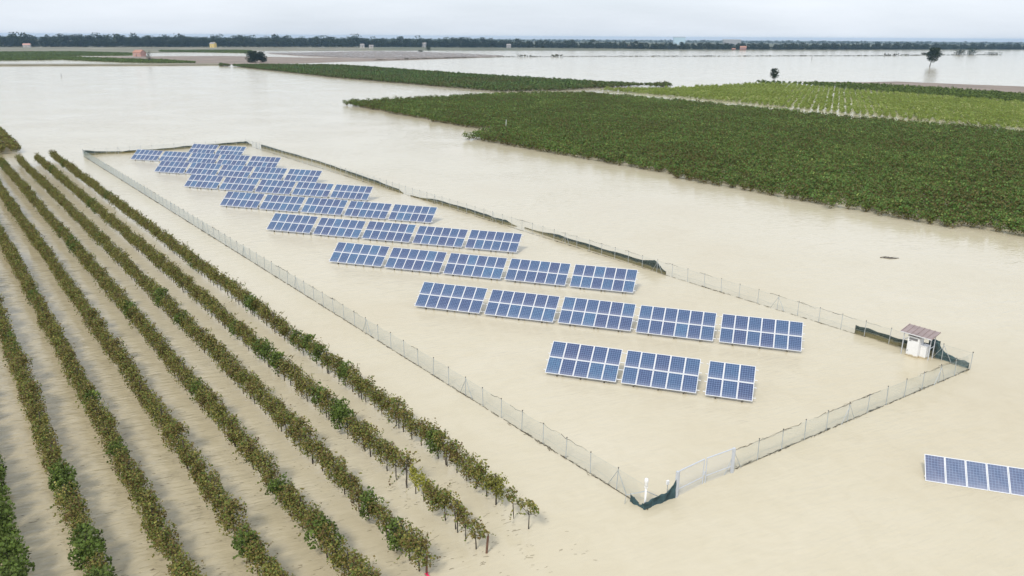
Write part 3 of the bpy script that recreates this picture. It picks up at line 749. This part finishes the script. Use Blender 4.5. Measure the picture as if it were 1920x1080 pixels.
def solar_table(loc, ncol, label, nrow=2, sheet=SHEET48, frame=FRAME48, ph=PH, z0=0.25, rz=VA, pitch=1.0167, tilt=TILT, jit=0.0):
    o = empty("solar_table", (loc[0], loc[1], 0), rz)
    tag(o, label, "solar panels", "solar tables standing in the flood")
    tl = tilt + rad(rnd.uniform(-1, 1) * jit)
    ct, st = math.cos(tl), math.sin(tl)
    W_ = ncol * pitch; Ls = nrow * (ph + 0.018)
    for r in range(nrow):
        for c in range(ncol):
            p = D.objects.new("solar_panel", sheet); s0 = r * (ph + 0.018)
            p.location = (c * pitch, s0 * ct, z0 + s0 * st)
            p.rotation_euler = (tl + rad(rnd.uniform(-0.35, 0.35)), rad(rnd.uniform(-0.25, 0.25)), 0)
            link(p, o)
            f = D.objects.new("panel_frame", frame); link(f, p)
    def at(s, d): return (s * ct + d * st, z0 + s * st - d * ct)
    Mt = Matrix.Rotation(tl, 3, 'X')
    for s in ([0.28, ph - 0.28, ph + 0.30, Ls - 0.28] if nrow == 2 else [0.3, ph - 0.3]):
        y, z = at(s, 0.068)
        MB().box((W_ / 2, y, z), (W_ + (0.34 if nrow == 2 else 0.06), 0.045, 0.05), M=Mt).build("rail", M["frame"], o)
    nb = 3 if ncol > 3 else 2
    for i in range(nb):
        x = W_ * (i + 0.5) / nb if nb == 3 else W_ * (0.22 + 0.56 * i)
        y0, z0_ = at(0.04, 0.13); y1, z1_ = at(Ls - 0.1, 0.13)
        MB().box((x, (y0 + y1) / 2, (z0_ + z1_) / 2), (0.06, Ls - 0.1, 0.07), M=Mt).build("beam", M["rail"], o)
        ya, za = at(0.10, 0.17)
        MB().box((x, ya, (za - 0.6) / 2), (0.10, 0.10, za + 0.6)).build("leg", M["leg"], o)
        ya, za = at(Ls * 0.8, 0.17)
        MB().box((x, ya, (za - 0.6) / 2), (0.10, 0.10, za + 0.6)).build("leg", M["leg"], o)
    return o
v_ = Vector((0.9498, -0.3129)); STEP = 6.1 + 0.42
ROWS = {1: (-8.58, 65.33), 2: (-19.32, 79.43), 3: (-30.11, 93.56), 4: (-40.9, 107.75), 5: (-51.6, 121.98), 6: (-62.38, 136.03), 7: (-73.1, 150.15), 8: (-84.13, 164.81)}
ORD = ["first", "second", "third", "fourth", "fifth"]
RN = {1: "row behind the short front row", 2: "third row from the gate", 3: "fourth row from the gate", 4: "fifth row from the gate",
      5: "sixth row from the gate", 6: "seventh row from the gate", 7: "row before the rearmost pair"}
def fence_word(c): return ["nearest the vines", "second from the vines", "at mid row", "second from the netting", "nearest the netting"][c]
solar_table((2.36, 51.06), 5, "ten panel solar table at the vine side end of the short front row", jit=0)
solar_table((7.52, 49.36), 5, "ten panel solar table in the middle of the short front row")
solar_table((12.88, 47.55), 3, "small six panel solar table ending the short front row")
for r, (x, y) in ROWS.items():
    for c in range(5):
        if r == 8 and c < 3: continue
        if r == 8: lb = "twelve panel solar table of the rearmost pair, %s" % ("nearer the vines" if c == 3 else "nearer the netted fence")
        else: lb = "blue solar table %s in the %s" % (fence_word(c), RN[r])
        solar_table((x + v_.x * STEP * c + rnd.uniform(-0.03, 0.03), y + v_.y * STEP * c + rnd.uniform(-0.05, 0.05)), 6, lb, jit=0.6, z0=0.25 + rnd.uniform(-0.02, 0.02))
solar_table((22.5, 37.4), 8, "single row solar table standing alone outside the fence, half sunk", 1, SHEET60, FRAME60, 1.60, 0.03, VA, 1.017, rad(36))

# ------------------------------------------------------------------ fences
FA, FB, FC, FD = (-84.8, 155.3), (-58.2, 172.6), (33.35, 52.6), (6.83, 34.75)
FH = 1.28
def fence(name, a, b, label, spacing=2.05, h=FH, strut_every=7, skip=None, phase=0.0, rr=0.0022):
    L_ = math.hypot(b[0] - a[0], b[1] - a[1]); d = Vector(((b[0] - a[0]) / L_, (b[1] - a[1]) / L_, 0))
    o = empty(name, (a[0], a[1], 0), math.atan2(d.y, d.x)); tag(o, label, "fence")
    post_me = MB().tube([(0, 0, -0.5), (0, 0, h + 0.03)], 0.024, 6).mesh("post", M["post"])
    cap_me = MB().tube([(0, 0, h + 0.03), (0, 0, h + 0.09)], 0.034, 6).mesh("post_cap", M["leg"])
    n = int(round(L_ / spacing)); sp = L_ / n
    sl = MB().tube([(0, 0, h - 0.12), (0.75, 0.0, -0.1)], 0.02, 5).mesh("strut", M["post"])
    sr = MB().tube([(0, 0, h - 0.12), (-0.75, 0.0, -0.1)], 0.02, 5).mesh("strut", M["post"])
    lean = random.Random(len(label))
    for i in range(n + 1):
        p = D.objects.new("post", post_me); p.location = (i * sp, 0, 0)
        p.rotation_euler = (rad(lean.gauss(0, 1.2)), rad(lean.gauss(0, 1.2)), 0); link(p, o)
        c = D.objects.new("post_cap", cap_me); link(c, p)
        if i % strut_every == strut_every // 2:
            for me in (sl, sr):
                s = D.objects.new("strut", me); s.location = (i * sp, 0.06, 0); link(s, o)
    # chain link: every wire of it
    w = MB(); g = 0.085
    k = int(L_ / g)
    hz_ = lambda x: h - 0.02 - 0.05 * math.sin(x * math.pi / sp) ** 2 * (0.5 + 0.5 * math.sin(x * 0.37))
    for i in range(k):
        x = i * g
        for s in (0, 1):
            xa, xb = (x, x + h * 0.55) if s == 0 else (x + h * 0.55, x)
            if max(xa, xb) > L_: continue
            q = w.v; b0 = len(q)
            za, zb = -0.08, hz_(xb)
            q += [(xa - rr, 0, za), (xa + rr, -rr, za), (xa + rr, rr, za), (xb - rr, 0, zb), (xb + rr, -rr, zb), (xb + rr, rr, zb)]
            w.f += [(b0, b0 + 1, b0 + 4, b0 + 3), (b0 + 1, b0 + 2, b0 + 5, b0 + 4), (b0 + 2, b0, b0 + 3, b0 + 5)]
    w.m = [0] * len(w.f)
    tag(w.build("wire_mesh", M["wire"], o), kind="stuff")
    t = MB(); N = n * 4
    for z in (0, 1):
        t.tube([(i * L_ / N, 0.01, (hz_(i * L_ / N) if z else 0.42 + 0.05 * math.sin(i * 0.9))) for i in range(N + 1)], 0.006, 4)
    t.build("line_wire", M["wire"], o)
    return o, d, L_, hz_
west = fence("chain_link_fence", FA, FD, "long wire fence between the vine rows and the solar tables")
north = fence("chain_link_fence", FA, FB, "short wire fence closing the far end behind the last tables", phase=1)
east = fence("chain_link_fence", FB, FC, "long wire fence with torn dark netting, running to the white cabinet", rr=0.0014)
GP2 = (12.25, 38.35)
south = fence("chain_link_fence", FC, GP2, "wire fence from the netted corner to the gate, tangled with dry creeper", strut_every=5)

def creeper(f, name, label, n, seed, z_top=True, dens=1.0, x0=0.0, x1=1.0):
    """dry stems tangled along the top wire"""
    o, d, L_, hz_ = f; r = random.Random(seed); b = MB()
    for i in range(n):
        x = r.uniform(x0, x1) * L_; ln = r.uniform(0.5, 2.4)
        pts = []; z = hz_(min(x, L_)) + r.uniform(-0.03, 0.05)
        for k in range(6):
            xx = x + ln * k / 5
            if xx > L_: break
            pts.append((xx, r.gauss(0, 0.035), hz_(xx) + 0.02 + r.gauss(0, 0.035) - (0.1 if (k == 5 and r.random() < .4) else 0)))
        if len(pts) > 1: b.tube(pts, r.uniform(0.008, 0.02), 4, r2=0.006)
    q = b.build(name, M["twig"]); q.location = o.location; q.rotation_euler = o.rotation_euler
    return tag(q, label, "creeper")
creeper(south, "dry_creeper", "dry creeper hanging on the top wire of the fence beside the gate", 26, 1)
creeper(west, "dry_creeper", "dry creeper on the top wire of the vine side fence", 34, 2)
creeper(east, "dry_creeper", "thin dry creeper on the bare stretch of the far side fence", 16, 3, x0=0.62, x1=0.95)

def waterline(f, label, seed, dens=12):
    """scum and stalks caught where a fence meets the water"""
    o, d, L_, hz_ = f; r = random.Random(seed); b = MB()
    for i in range(int(L_ * dens)):
        x = r.uniform(0, L_); ln = r.uniform(0.1, 0.5); a = r.gauss(0, 0.15)
        y = -abs(r.gauss(0, 0.03)); z = 0.010 + r.uniform(0, 0.02)
        b.tube([(x, y, z), (x + ln * math.cos(a), y + ln * math.sin(a), z + r.uniform(0, 0.02))], r.uniform(0.006, 0.013), 3, cap=False)
    for i in range(int(L_ / 6)):                         # thicker clots
        x = r.uniform(0, L_)
        for k in range(9):
            xx = x + r.gauss(0, 0.25); y = -abs(r.gauss(0.02, 0.07)); a = r.uniform(0, 6.28); ln = r.uniform(0.1, 0.3)
            b.tube([(xx, y, 0.015), (xx + ln * math.cos(a), y + ln * math.sin(a) * 0.5, 0.02 + r.uniform(0, 0.07))], 0.013, 3, cap=False)
    q = b.build("floating_litter", M["twig"]); q.location = o.location; q.rotation_euler = o.rotation_euler
    return tag(q, label, "litter", kind="stuff")
waterline(west, "line of floating stalks caught along the vine side fence", 5)
waterline(south, "line of floating stalks caught along the fence beside the gate", 6, 14)
waterline(east, "line of floating stalks along the netted fence", 7, 6)

# shade netting: a hanging cloth with thickness, its top edge sagging
def netting(pts, heights, label, mat, off=(0, 0), seed=0, sub=6, wave=0.05, lean=0.06):
    r = random.Random(seed); P_ = []
    for i in range(len(pts) - 1):
        for k in range(sub):
            q = k / sub; q2 = q * q * (3 - 2 * q)
            P_.append((pts[i][0] + (pts[i + 1][0] - pts[i][0]) * q + off[0], pts[i][1] + (pts[i + 1][1] - pts[i][1]) * q + off[1], heights[i] + (heights[i + 1] - heights[i]) * q2))
    P_.append((pts[-1][0] + off[0], pts[-1][1] + off[1], heights[-1]))
    ph = r.uniform(0, 6); rows = []; T = 0.03
    for i, (x, y, h) in enumerate(P_):
        a = P_[max(0, i - 1)]; b = P_[min(len(P_) - 1, i + 1)]
        t = Vector((b[0] - a[0], b[1] - a[1], 0)).normalized(); nn = Vector((-t.y, t.x, 0))
        hh = max(0.05, h + wave * math.sin(i * 1.3 + ph) * 0.6 + r.gauss(0, wave * 0.35))
        prof = []
        for k in range(5):
            z = -0.08 + (hh + 0.08) * k / 4
            bel = math.sin(k / 4 * math.pi) * lean * (0.6 + 0.6 * math.sin(i * 0.8 + ph)) + r.gauss(0, 0.012)
            prof.append((x + nn.x * bel, y + nn.y * bel, z))
        rows.append((prof, nn))
    b = MB(); n = len(rows)
    vs = [p for prof, nn in rows for p in prof] + [(p[0] + nn.x * T, p[1] + nn.y * T, p[2] + 0.004) for prof, nn in rows for p in prof]
    fs = []; o2 = n * 5
    for i in range(n - 1):
        for k in range(4):
            A, B, C_, E_ = i * 5 + k, (i + 1) * 5 + k, (i + 1) * 5 + k + 1, i * 5 + k + 1
            fs += [(A, B, C_, E_), (o2 + E_, o2 + C_, o2 + B, o2 + A)]
        A, B = i * 5 + 4, (i + 1) * 5 + 4
        fs.append((A, B, o2 + B, o2 + A))
    for i in (0, n - 1):
        fs += [(i * 5 + k, i * 5 + k + 1, o2 + i * 5 + k + 1, o2 + i * 5 + k) for k in range(4)]
    b.add(vs, fs)
    return tag(b.build("shade_netting", mat, None, True), label, "netting")
netting(NORTH_NETTING, [1.0, .55, .45, .55, .42, .5, .55, .6, .75, .25], "dark netting sagging along the short far fence behind the last tables", M["net"], off=(-0.05, 0.08), seed=1)
netting(EAST_NETTING, [.75, .55, .5, .55, .65, .5, .12], "dark netting along the far half of the long fence, before the gap", M["net"], off=(0.07, 0.055), seed=2)
netting(EAST_NETTING2[:6], [.15, .55, .55, .55, .6, .06], "dark netting between the gap and the sag of the long fence", M["net"], off=(0.07, 0.055), seed=3)
netting(EAST_NETTING2[6:], [.10, .62, .62, .72, 1.1, .30], "dark netting rising to a torn peak at a braced post of the long fence", M["net"], off=(0.07, 0.055), seed=4)
netting(EAST_NETTING3[:5], [.72, .66, .62, .9, .9], "mud stained netting between the bare fence stretch and the white cabinet", M["net"], off=(0.07, 0.055), seed=5)
netting([EAST_NETTING3[3], (EAST_NETTING3[4][0] + 0.1, EAST_NETTING3[4][1] - 0.1)], [1.35, 1.32], "tall grey netting panel standing behind the white cabinet", M["net_blue"], off=(0.16, 0.12), seed=6, wave=0.02)
netting(EAST_NETTING3[4:], [1.25, .62, .42, .5], "dark netting sloping from the white cabinet to the fence corner", M["net_blue"], seed=7, off=(0.02, 0.02))
netting(SOUTH_NETTING[:4], [.42, .40, .10, .42], "small bunched loop of green netting at the fence corner by the gate", M["net_blue"], seed=8, wave=0.06)
netting(SOUTH_NETTING[3:], [.42, .5, .5, 1.0], "green netting slumped between the corner post and the gate post", M["net_blue"], seed=9, wave=0.05, lean=0.14)

# gate and corner post
g0, g1, g2 = Vector((8.62, 35.72, 0)), Vector((10.35, 37.05, 0)), Vector((12.2, 38.18, 0))
go_ = empty("wire_gate", g0); tag(go_, "two leaf grey steel gate with wire infill standing in the flood", "gate")
GH = 1.52
for p in (g0, g2):
    q = p - g0; MB().box((q.x, q.y, GH / 2 - 0.2), (0.13, 0.13, GH + 0.4), rz=0.6).build("gate_post", M["gate"], go_)
for a, b in ((g0, g1), (g1, g2)):
    d = (b - a); L_ = d.length; d.normalize(); a_, b_ = a - g0 + d * 0.14, b - g0 - d * 0.05
    leaf = MB()
    for p in (a_, b_): leaf.tube([(p.x, p.y, -0.2), (p.x, p.y, GH - 0.02)], 0.032, 6)
    leaf.tube([(a_.x, a_.y, GH - 0.02), (b_.x, b_.y, GH - 0.02)], 0.034, 6)
    leaf.tube([(a_.x, a_.y, 0.42), (b_.x, b_.y, 0.42)], 0.02, 6)
    lf = leaf.build("gate_leaf", M["gate"], go_)
    w = MB(); k = int(L_ / 0.055)
    for i in range(1, k):
        p = a_.lerp(b_, i / k); w.tube([(p.x, p.y, -0.1), (p.x, p.y, GH - 0.05)], 0.0032, 3, cap=False)
    for i in range(14):
        z = 0.05 + i * 0.105; w.tube([(a_.x, a_.y, z), (b_.x, b_.y, z)], 0.003, 3, cap=False)
    tag(w.build("wire_infill", M["gate"], lf), kind="stuff")
mp = g1 - g0; MB().box((mp.x, mp.y, 0.62), (0.12, 0.10, 0.16), rz=0.6).build("lock_box", M["gate"], go_)
cp = empty("camera_post", (6.85, 34.78, 0)); tag(cp, "white corner post with a camera dome on top, at the gate corner", "post")
MB().tube([(0, 0, -0.5), (0, 0, 1.15)], 0.055, 8).build("pole", M["white"], cp, True)
MB().box((0, 0, 1.17), (0.13, 0.13, 0.09), rz=0.5).build("collar", M["white"], cp)
b = MB(); prof = [(0.02, 1.215), (0.085, 1.22), (0.10, 1.32), (0.105, 1.42), (0.13, 1.46), (0.135, 1.58), (0.10, 1.66), (0.02, 1.69)]
vs = []; fs = []
for r, z in [(r * 0.8, z) for r, z in prof]: vs += [(r * math.cos(k * math.pi / 6), r * math.sin(k * math.pi / 6), z) for k in range(12)]
for i in range(len(prof) - 1): fs += [(i * 12 + k, i * 12 + (k + 1) % 12, (i + 1) * 12 + (k + 1) % 12, (i + 1) * 12 + k) for k in range(12)]
fs += [tuple(range(11, -1, -1)), tuple(range(84, 96))]
b.add(vs, fs); b.build("camera_dome", M["white"], cp, True)
for ang in (math.atan2(3.5, 5.2), math.atan2(0.8, -0.6)):
    MB().tube([(0, 0, 0.95), (1.15 * math.cos(ang), 1.15 * math.sin(ang), 0.15)], 0.022, 5).build("brace", M["post"], cp)
MB().tube([(0, 0, 0.92), (-0.95, 0.25, 0.55), (-1.0, 0.28, -0.1)], 0.02, 5).build("brace", M["post"], cp)
kk = empty("junction_box", (8.15, 35.75, 0)); tag(kk, "little white box on a stake behind the slumped netting near the gate", "box")
MB().tube([(0, 0, -0.3), (0, 0, 0.75)], 0.02, 5).build("stake", M["post"], kk)
MB().box((0, 0, 0.85), (0.14, 0.10, 0.22), rz=0.5).build("box_body", M["white"], kk)

# ------------------------------------------------------------------ cabinet and its shelter
dz = math.atan2(-0.79, 0.61)
F_ = (29.92, 55.27)
# local x runs along the fence towards the corner, local y away from the camera towards the fence
cab = empty("electric_cabinet", (F_[0], F_[1], 0), dz); tag(cab, "white electric cabinet with a dark vent slot under the red roof", "cabinet")
MB().box((0.43, 0.36, 0.60), (0.86, 0.72, 1.96)).build("cabinet_body", M["cabinet"], cab)
MB().box((0.43, 0.36, 1.60), (0.92, 0.78, 0.035)).build("cabinet_top", M["grey_panel"], cab)
MB().box((0.43, -0.012, 0.62), (0.80, 0.022, 1.10)).build("door", M["cabinet"], cab)
vs_ = MB().box((0.41, -0.014, 1.40), (0.62, 0.026, 0.16)).build("vent", M["dark"], cab)
for k in range(4): MB().box((0.41, -0.034, 1.345 + k * 0.036), (0.60, 0.012, 0.012)).build("slat", M["grey_panel"], vs_)
MB().box((0.20, -0.026, 1.24), (0.16, 0.006, 0.035)).build("label_plate", M["dark"], cab)
MB().box((0.09, -0.034, 0.42), (0.03, 0.03, 0.12)).build("handle", M["dark"], cab)
cb2 = empty("meter_box", (F_[0], F_[1], 0), dz); tag(cb2, "lower white meter box standing against the white cabinet", "cabinet")
MB().box((1.10, 0.62, 0.20), (0.44, 0.66, 1.5)).build("box_body", M["cabinet"], cb2)
MB().box((1.10, 0.62, 0.965), (0.48, 0.70, 0.03)).build("box_lid", M["white"], cb2)
sh = empty("shelter", (F_[0], F_[1], 0), dz); tag(sh, "little shelter with a sloping red ribbed roof on thin steel posts", "shelter")
for x, y, h in ((-0.32, -0.02, 1.80), (-0.32, 0.95, 2.02), (1.55, 0.30, 1.86), (1.55, 0.95, 2.02)):
    MB().box((x, y, (h - 0.6) / 2), (0.055, 0.055, h + 0.6)).build("post", M["gate"], sh)
MB().box((1.55, 0.62, 0.95), (0.04, 0.62, 0.04)).build("cross_bar", M["gate"], sh)
MB().box((-0.32, 0.46, 1.15), (0.04, 0.93, 0.04)).build("cross_bar", M["gate"], sh)
sl_ = math.atan2(0.22, 1.0); RS = Matrix.Rotation(sl_, 3, 'X')
rf = MB().box((0.62, 0.46, 1.95), (2.35, 1.32, 0.035), M=RS).build("roof", M["roof_red"], sh)
for k in range(7):
    MB().box((-0.53 + k * 2.28 / 6, 0.46 - 0.035 * math.sin(sl_), 1.95 + 0.035), (0.05, 1.32, 0.045), M=RS).build("roof_rib", M["roof_red"], rf)
MB().box((0.62, -0.19, 1.795), (2.35, 0.03, 0.06), M=RS).build("eaves_trim", M["frame"], sh)

# ------------------------------------------------------------------ vine rows
ROWD = Vector((-0.6031, 0.7977, 0)); ROWN = Vector((0.7977, 0.6031, 0))
ROW_C = [20.5 - 2.93 * k for k in range(9)]
ROW_S0 = [25.6, 25.9, 26.1, 25.5, 24.5, 24.0, 23.5, 23.0, 23.0]
ROW_S1 = [172.9, 170.9, 170.2, 169.6, 169, 168.4, 168, 167.5, 167]
RROT = math.atan2(ROWD.y, ROWD.x)
def vine_set(prefix, k, n, leaf, mat, seed, z0=0.52, z1=1.78, ly=1.0, lumps=6):
    return [leaf_mesh("%s_%d" % (prefix, i), clump_centres(n, 1.35, ly, z0, z1, seed + i, lumps) + shoots(seed + i), leaf, mat, seed + 30 + i, 0.35) for i in range(k)]
def shoots(seed):
    r = random.Random(seed); out = []
    for i in range(7):
        x, y = r.uniform(-0.55, 0.55), r.uniform(-0.35, 0.35); z = r.uniform(1.4, 1.75)
        dx, dy, dz_ = r.gauss(0, 0.12), r.gauss(0, 0.16), r.uniform(0.05, 0.3)
        if r.random() < 0.35: z, dz_ = 0.85, -r.uniform(0.2, 0.5); dy *= 2.2
        for k in range(9): out.append((x + dx * k / 8 + r.gauss(0, .03), y + dy * k / 8 + r.gauss(0, .03), z + dz_ * k / 8))
    return out
v_muddy = vine_set("foliage", 10, 680, 0.105, M["vine"], 1000, 0.42, 1.80, 1.12, 9)
v_thin = vine_set("foliage", 4, 200, 0.125, M["vine"], 1100, 0.8, 1.7, 0.8, 5)
v_yel = vine_set("foliage", 2, 330, 0.125, M["vine_yellow"], 1150, 0.7, 1.65, 0.9, 5)
v_olive = vine_set("foliage", 1, 520, 0.12, M["vine_olive"], 1170, 0.55, 1.8, 1.1, 7)
v_green = vine_set("foliage", 6, 600, 0.135, M["vine_green"], 1200, 0.35, 1.82, 1.35, 8)
def trunk_mesh(seed):
    r = random.Random(seed); b = MB()
    x = r.gauss(0, 0.04)
    b.tube([(0, 0, -0.4), (r.gauss(0, .03), r.gauss(0, .03), 0.3), (x, r.gauss(0, .03), 0.75), (x + r.gauss(0, .05), 0, 1.1)], 0.036, 6, r2=0.024)
    for s in (-1, 1): b.tube([(x, 0, 0.85), (s * 0.3, r.gauss(0, .04), 1.02), (s * 0.62, r.gauss(0, .06), 1.05)], 0.02, 5, r2=0.012)
    for i in range(5):
        q = r.uniform(-0.55, 0.55); b.tube([(q, 0, 1.03), (q + r.gauss(0, .1), r.gauss(0, .15), 1.35), (q + r.gauss(0, .15), r.gauss(0, .25), 1.65)], 0.009, 3, r2=0.004, cap=False)
    return b.mesh("trunk", M["bark"], True)
trunks = [trunk_mesh(2000 + i) for i in range(5)]
WHICH = ["the row nearest the fence", "the second row from the fence", "the third row from the fence", "the fourth row from the fence",
         "the fifth row from the fence", "the sixth row from the fence", "the seventh row from the fence", "the lush row farthest from the fence"]
r_ = random.Random(77)
cand = []
CW = np.array(cam.matrix_world)
def in_view(x, y, z=1.0, m=1.1):
    p = np.array([x, y, z]) - CW[:3, 3]; q = CW[:3, :3].T @ p
    if q[2] > -1: return False
    u, v = q[0] / -q[2] * 1470.49 / 960, q[1] / -q[2] * 1470.49 / 540
    return abs(u) < m and abs(v) < m + 0.08
for k in range(8):
    s = ROW_S0[k]
    while s < ROW_S1[k]:
        c = ROW_C[k] + r_.gauss(0, 0.05)
        kind = "muddy"
        green = 0.0
        if k == 7: kind = "green"
        elif k == 6 and s < 42 and r_.random() < 0.62: kind = "green"
        elif r_.random() < (0.10 if s < 70 else 0.03): kind = "green"
        if k == 0:
            if s < 26.4: s, kind = 25.7, "thin"
            elif s < 27.6: s, kind = 26.8, "thin"
            elif s < 28.6: s, kind = 28.3, "olive"
        if k == 1:
            if 30.6 < s < 31.7: kind = "yellow"
            elif 31.7 < s < 34.2 or s < 28.2: kind = "thin"
        p = ROWD * s + ROWN * c
        if in_view(p.x, p.y): cand.append((math.hypot(p.x, p.y), p.x, p.y, k, s, kind))
        s += 1.5 if k == 0 and s == 26.8 else r_.uniform(0.88, 1.08)
cand.sort()
near, rest = cand[:300], cand[300:]
ONES = ["", "first", "second", "third", "fourth", "fifth", "sixth", "seventh", "eighth", "ninth", "tenth", "eleventh", "twelfth", "thirteenth", "fourteenth", "fifteenth", "sixteenth", "seventeenth", "eighteenth", "nineteenth"]
def ordinal(n):
    if n < 20: return ONES[n]
    t_ = ["", "", "twent", "thirt", "fort", "fift", "sixt"][n // 10]
    return t_ + "ieth" if n % 10 == 0 else t_ + "y " + ONES[n % 10]
seq = {}
for k in range(8):
    for i, c_ in enumerate(sorted(c_[4] for c_ in near if c_[3] == k)): seq[(k, c_)] = i + 1
first_of = {}
for d_, x, y, k, s, kind in near: first_of.setdefault(k, s); first_of[k] = min(first_of[k], s)
GRP = "grapevines of the long flooded rows"
for d_, x, y, k, s, kind in near:
    o = empty("grapevine", (x, y, r_.uniform(-0.12, 0.06)), RROT + r_.choice((0, math.pi)) + r_.gauss(0, 0.08), 0.88 if k == 0 and s < 27 else r_.uniform(0.9, 1.12))
    if k == 0 and s < 27: o.location.z = 0.05
    fol = {"muddy": v_muddy, "thin": v_thin, "yellow": v_yel, "green": v_green, "olive": v_olive}[kind]
    base = {"muddy": "muddy brown green grapevine, ", "thin": "sparse thin grapevine, ", "yellow": "bright yellow green grapevine, ", "green": "fresh green grapevine, ", "olive": "olive yellow grapevine, "}[kind]
    lb, gr = base + ordinal(seq[(k, s)]) + " from the near end, " + WHICH[k].replace("the ", "", 1), GRP
    if k == 0 and s < 26.3: lb, gr = "outermost grapevine of the lone pair past the gap, " + WHICH[0], GRP
    elif k == 0 and s < 27: lb, gr = "thinner grapevine of the lone pair past the gap, " + WHICH[0], GRP
    elif s == first_of[k] and k in (1, 2): lb, gr = "grapevine at the bare near end of " + WHICH[k], GRP
    elif k == 0 and abs(s - 28.2) < 0.5: lb, gr = "end grapevine on a thick stake before the gap, " + WHICH[0], GRP
    tag(o, lb, "grapevine", gr)
    f = D.objects.new("foliage", r_.choice(fol)); link(f, o)
    t = D.objects.new("trunk", r_.choice(trunks)); link(t, o)
sets = v_muddy
def far_rows(name, items, sources, label, seed):
    r = np.random.default_rng(seed)
    pts = [(x, y, r.uniform(-0.12, 0.05)) for _, x, y, *_ in items]
    scatter(name, pts, RROT + r.integers(0, 2, len(pts)) * math.pi + r.normal(0, 0.1, len(pts)), r.uniform(0.92, 1.15, len(pts)), sources, label, "grapevines", seed)
far_rows("vine_rows", [c for c in rest if c[5] != "green"], v_muddy, "far stretches of the long muddy vine rows beside the wire fence", 31)
if any(c[5] == "green" for c in rest):
    far_rows("green_vines", [c for c in rest if c[5] == "green"], v_green, "scattered greener vines in the far stretches of the long rows", 32)
far_rows("vine_trunks", [c for c in rest if c[0] < 95], trunks, "thin dark trunks below the far stretches of the vine rows", 33)

# stakes of the trellis
sk = MB().tube([(0, 0, -0.4), (0, 0, 1.72)], 0.034, 7).mesh("trellis_stake", M["stake_dark"])
for k in range(7):
    s = ROW_S0[k] + (2.75 if k == 0 else 1.6); nst = 0
    while s < 72:
        p = ROWD * s + ROWN * ROW_C[k]
        if in_view(p.x, p.y):
            o = D.objects.new("trellis_stake", sk); o.location = (p.x, p.y, 0); o.rotation_euler = (r_.gauss(0, .03), r_.gauss(0, .03), 0); link(o)
            nst += 1
            tag(o, "dark wooden vine stake, " + ordinal(nst) + " from the near end, " + WHICH[k].replace("the ", "", 1), "stake", "stakes in the vine rows")
        s += r_.uniform(4.8, 5.4)
p = ROWD * 25.55 + ROWN * ROW_C[1]
o = MB().tube([(0, 0, -0.4), (0.10, -0.02, 0.92)], 0.055, 8).build("end_stake", M["stake"]); o.location = (p.x + 0.25, p.y, 0)
tag(o, "bare reddish brown stake leaning at the near end of the second row", "stake")
p = ROWD * 25.75 + ROWN * ROW_C[2]
o = MB().tube([(0, 0, -0.4), (0.06, 0.0, 1.2)], 0.05, 8).build("end_stake", M["stake"]); o.location = (p.x + 0.1, p.y, 0)
tag(o, "brown end stake with a pink ribbon tied at the water line", "stake")
b = MB()
for i, (dx, dy, dz1) in enumerate([(0.05, -0.12, 0.02), (0.12, -0.3, 0.0), (-0.03, -0.10, 0.16), (0.10, -0.16, 0.08)]):
    b.add([(0.0, -0.06, 0.12), (0.09, -0.06, 0.10), (0.09 + dx, -0.06 + dy, 0.06 + dz1), (dx, -0.06 + dy, 0.02 + dz1)], [(0, 1, 2, 3)])
b.tube([(-0.06, -0.055, 0.11), (0.07, -0.06, 0.12), (0.07, 0.055, 0.12)], 0.03, 5)
o = b.build("ribbon", M["ribbon"]); o.location = (p.x + 0.1, p.y, 0)
tag(o, "pink ribbon knotted round the end stake at the water line", "ribbon")

# twigs and leaves adrift between the rows
r_ = random.Random(5); b = MB()
for i in range(2000):
    k = r_.uniform(-0.5, 7.6); s = 22 + abs(r_.gauss(0, 1)) * 13
    if math.sin(k * 9.1 + s * 0.7) + math.sin(s * 1.9 - k * 3) < r_.uniform(-1.2, 1.0): continue
    p = ROWD * s + ROWN * (ROW_C[0] - 2.93 * k)
    if not in_view(p.x, p.y, 0): continue
    ln = r_.uniform(0.05, 0.22) * (2.6 if r_.random() < 0.08 else 1); a = r_.gauss(0.35, 0.25)
    b.tube([(p.x, p.y, 0.006), (p.x + ln * math.cos(a), p.y + ln * math.sin(a), 0.010)], r_.uniform(0.004, 0.009), 3, cap=False)
tag(b.build("floating_twigs", M["straw"]), "small twigs and leaves drifting between the vine rows", "twigs", kind="stuff")
# drifting branch
b = MB(); q = Vector((41.3, 82.9, 0))
for pts, rr in (([(-0.9, 0.15, .03), (-0.3, 0.3, .08), (0.3, 0.1, .03), (1.0, -0.2, .03)], .05), ([(-0.6, 0.05, .03), (0.0, -0.28, .06), (0.7, -0.25, .03)], .06), ([(-0.2, -0.2, .03), (-.05, .1, .15), (.05, .3, .06)], .03), ([(0.2, 0.2, .03), (0.6, 0.12, .10), (1.1, 0.1, .02)], .02)):
    b.tube(pts, rr, 5, r2=rr * .4)
o = b.build("branch", M["bark"]); o.location = q
tag(o, "dark tangled branch drifting alone on the open water", "branch")
for nm, k, h, r0, lb in (("pole", "poleA", 2.2, 0.10, "lone dark post sticking out of the wide water"), ("pole", "poleB", 4.0, 0.22, "distant post in the bright far flood"), ("stick", "stick", 3.0, 0.07, "pale stick rising from the edge of the dark vineyard")):
    o = MB().tube([(0, 0, -0.5), (0.05 * h, 0, h)], r0, 6).build(nm, M["leg"] if nm == "pole" else M["back"]); o.location = p3(k)
    tag(o, lb, "pole")
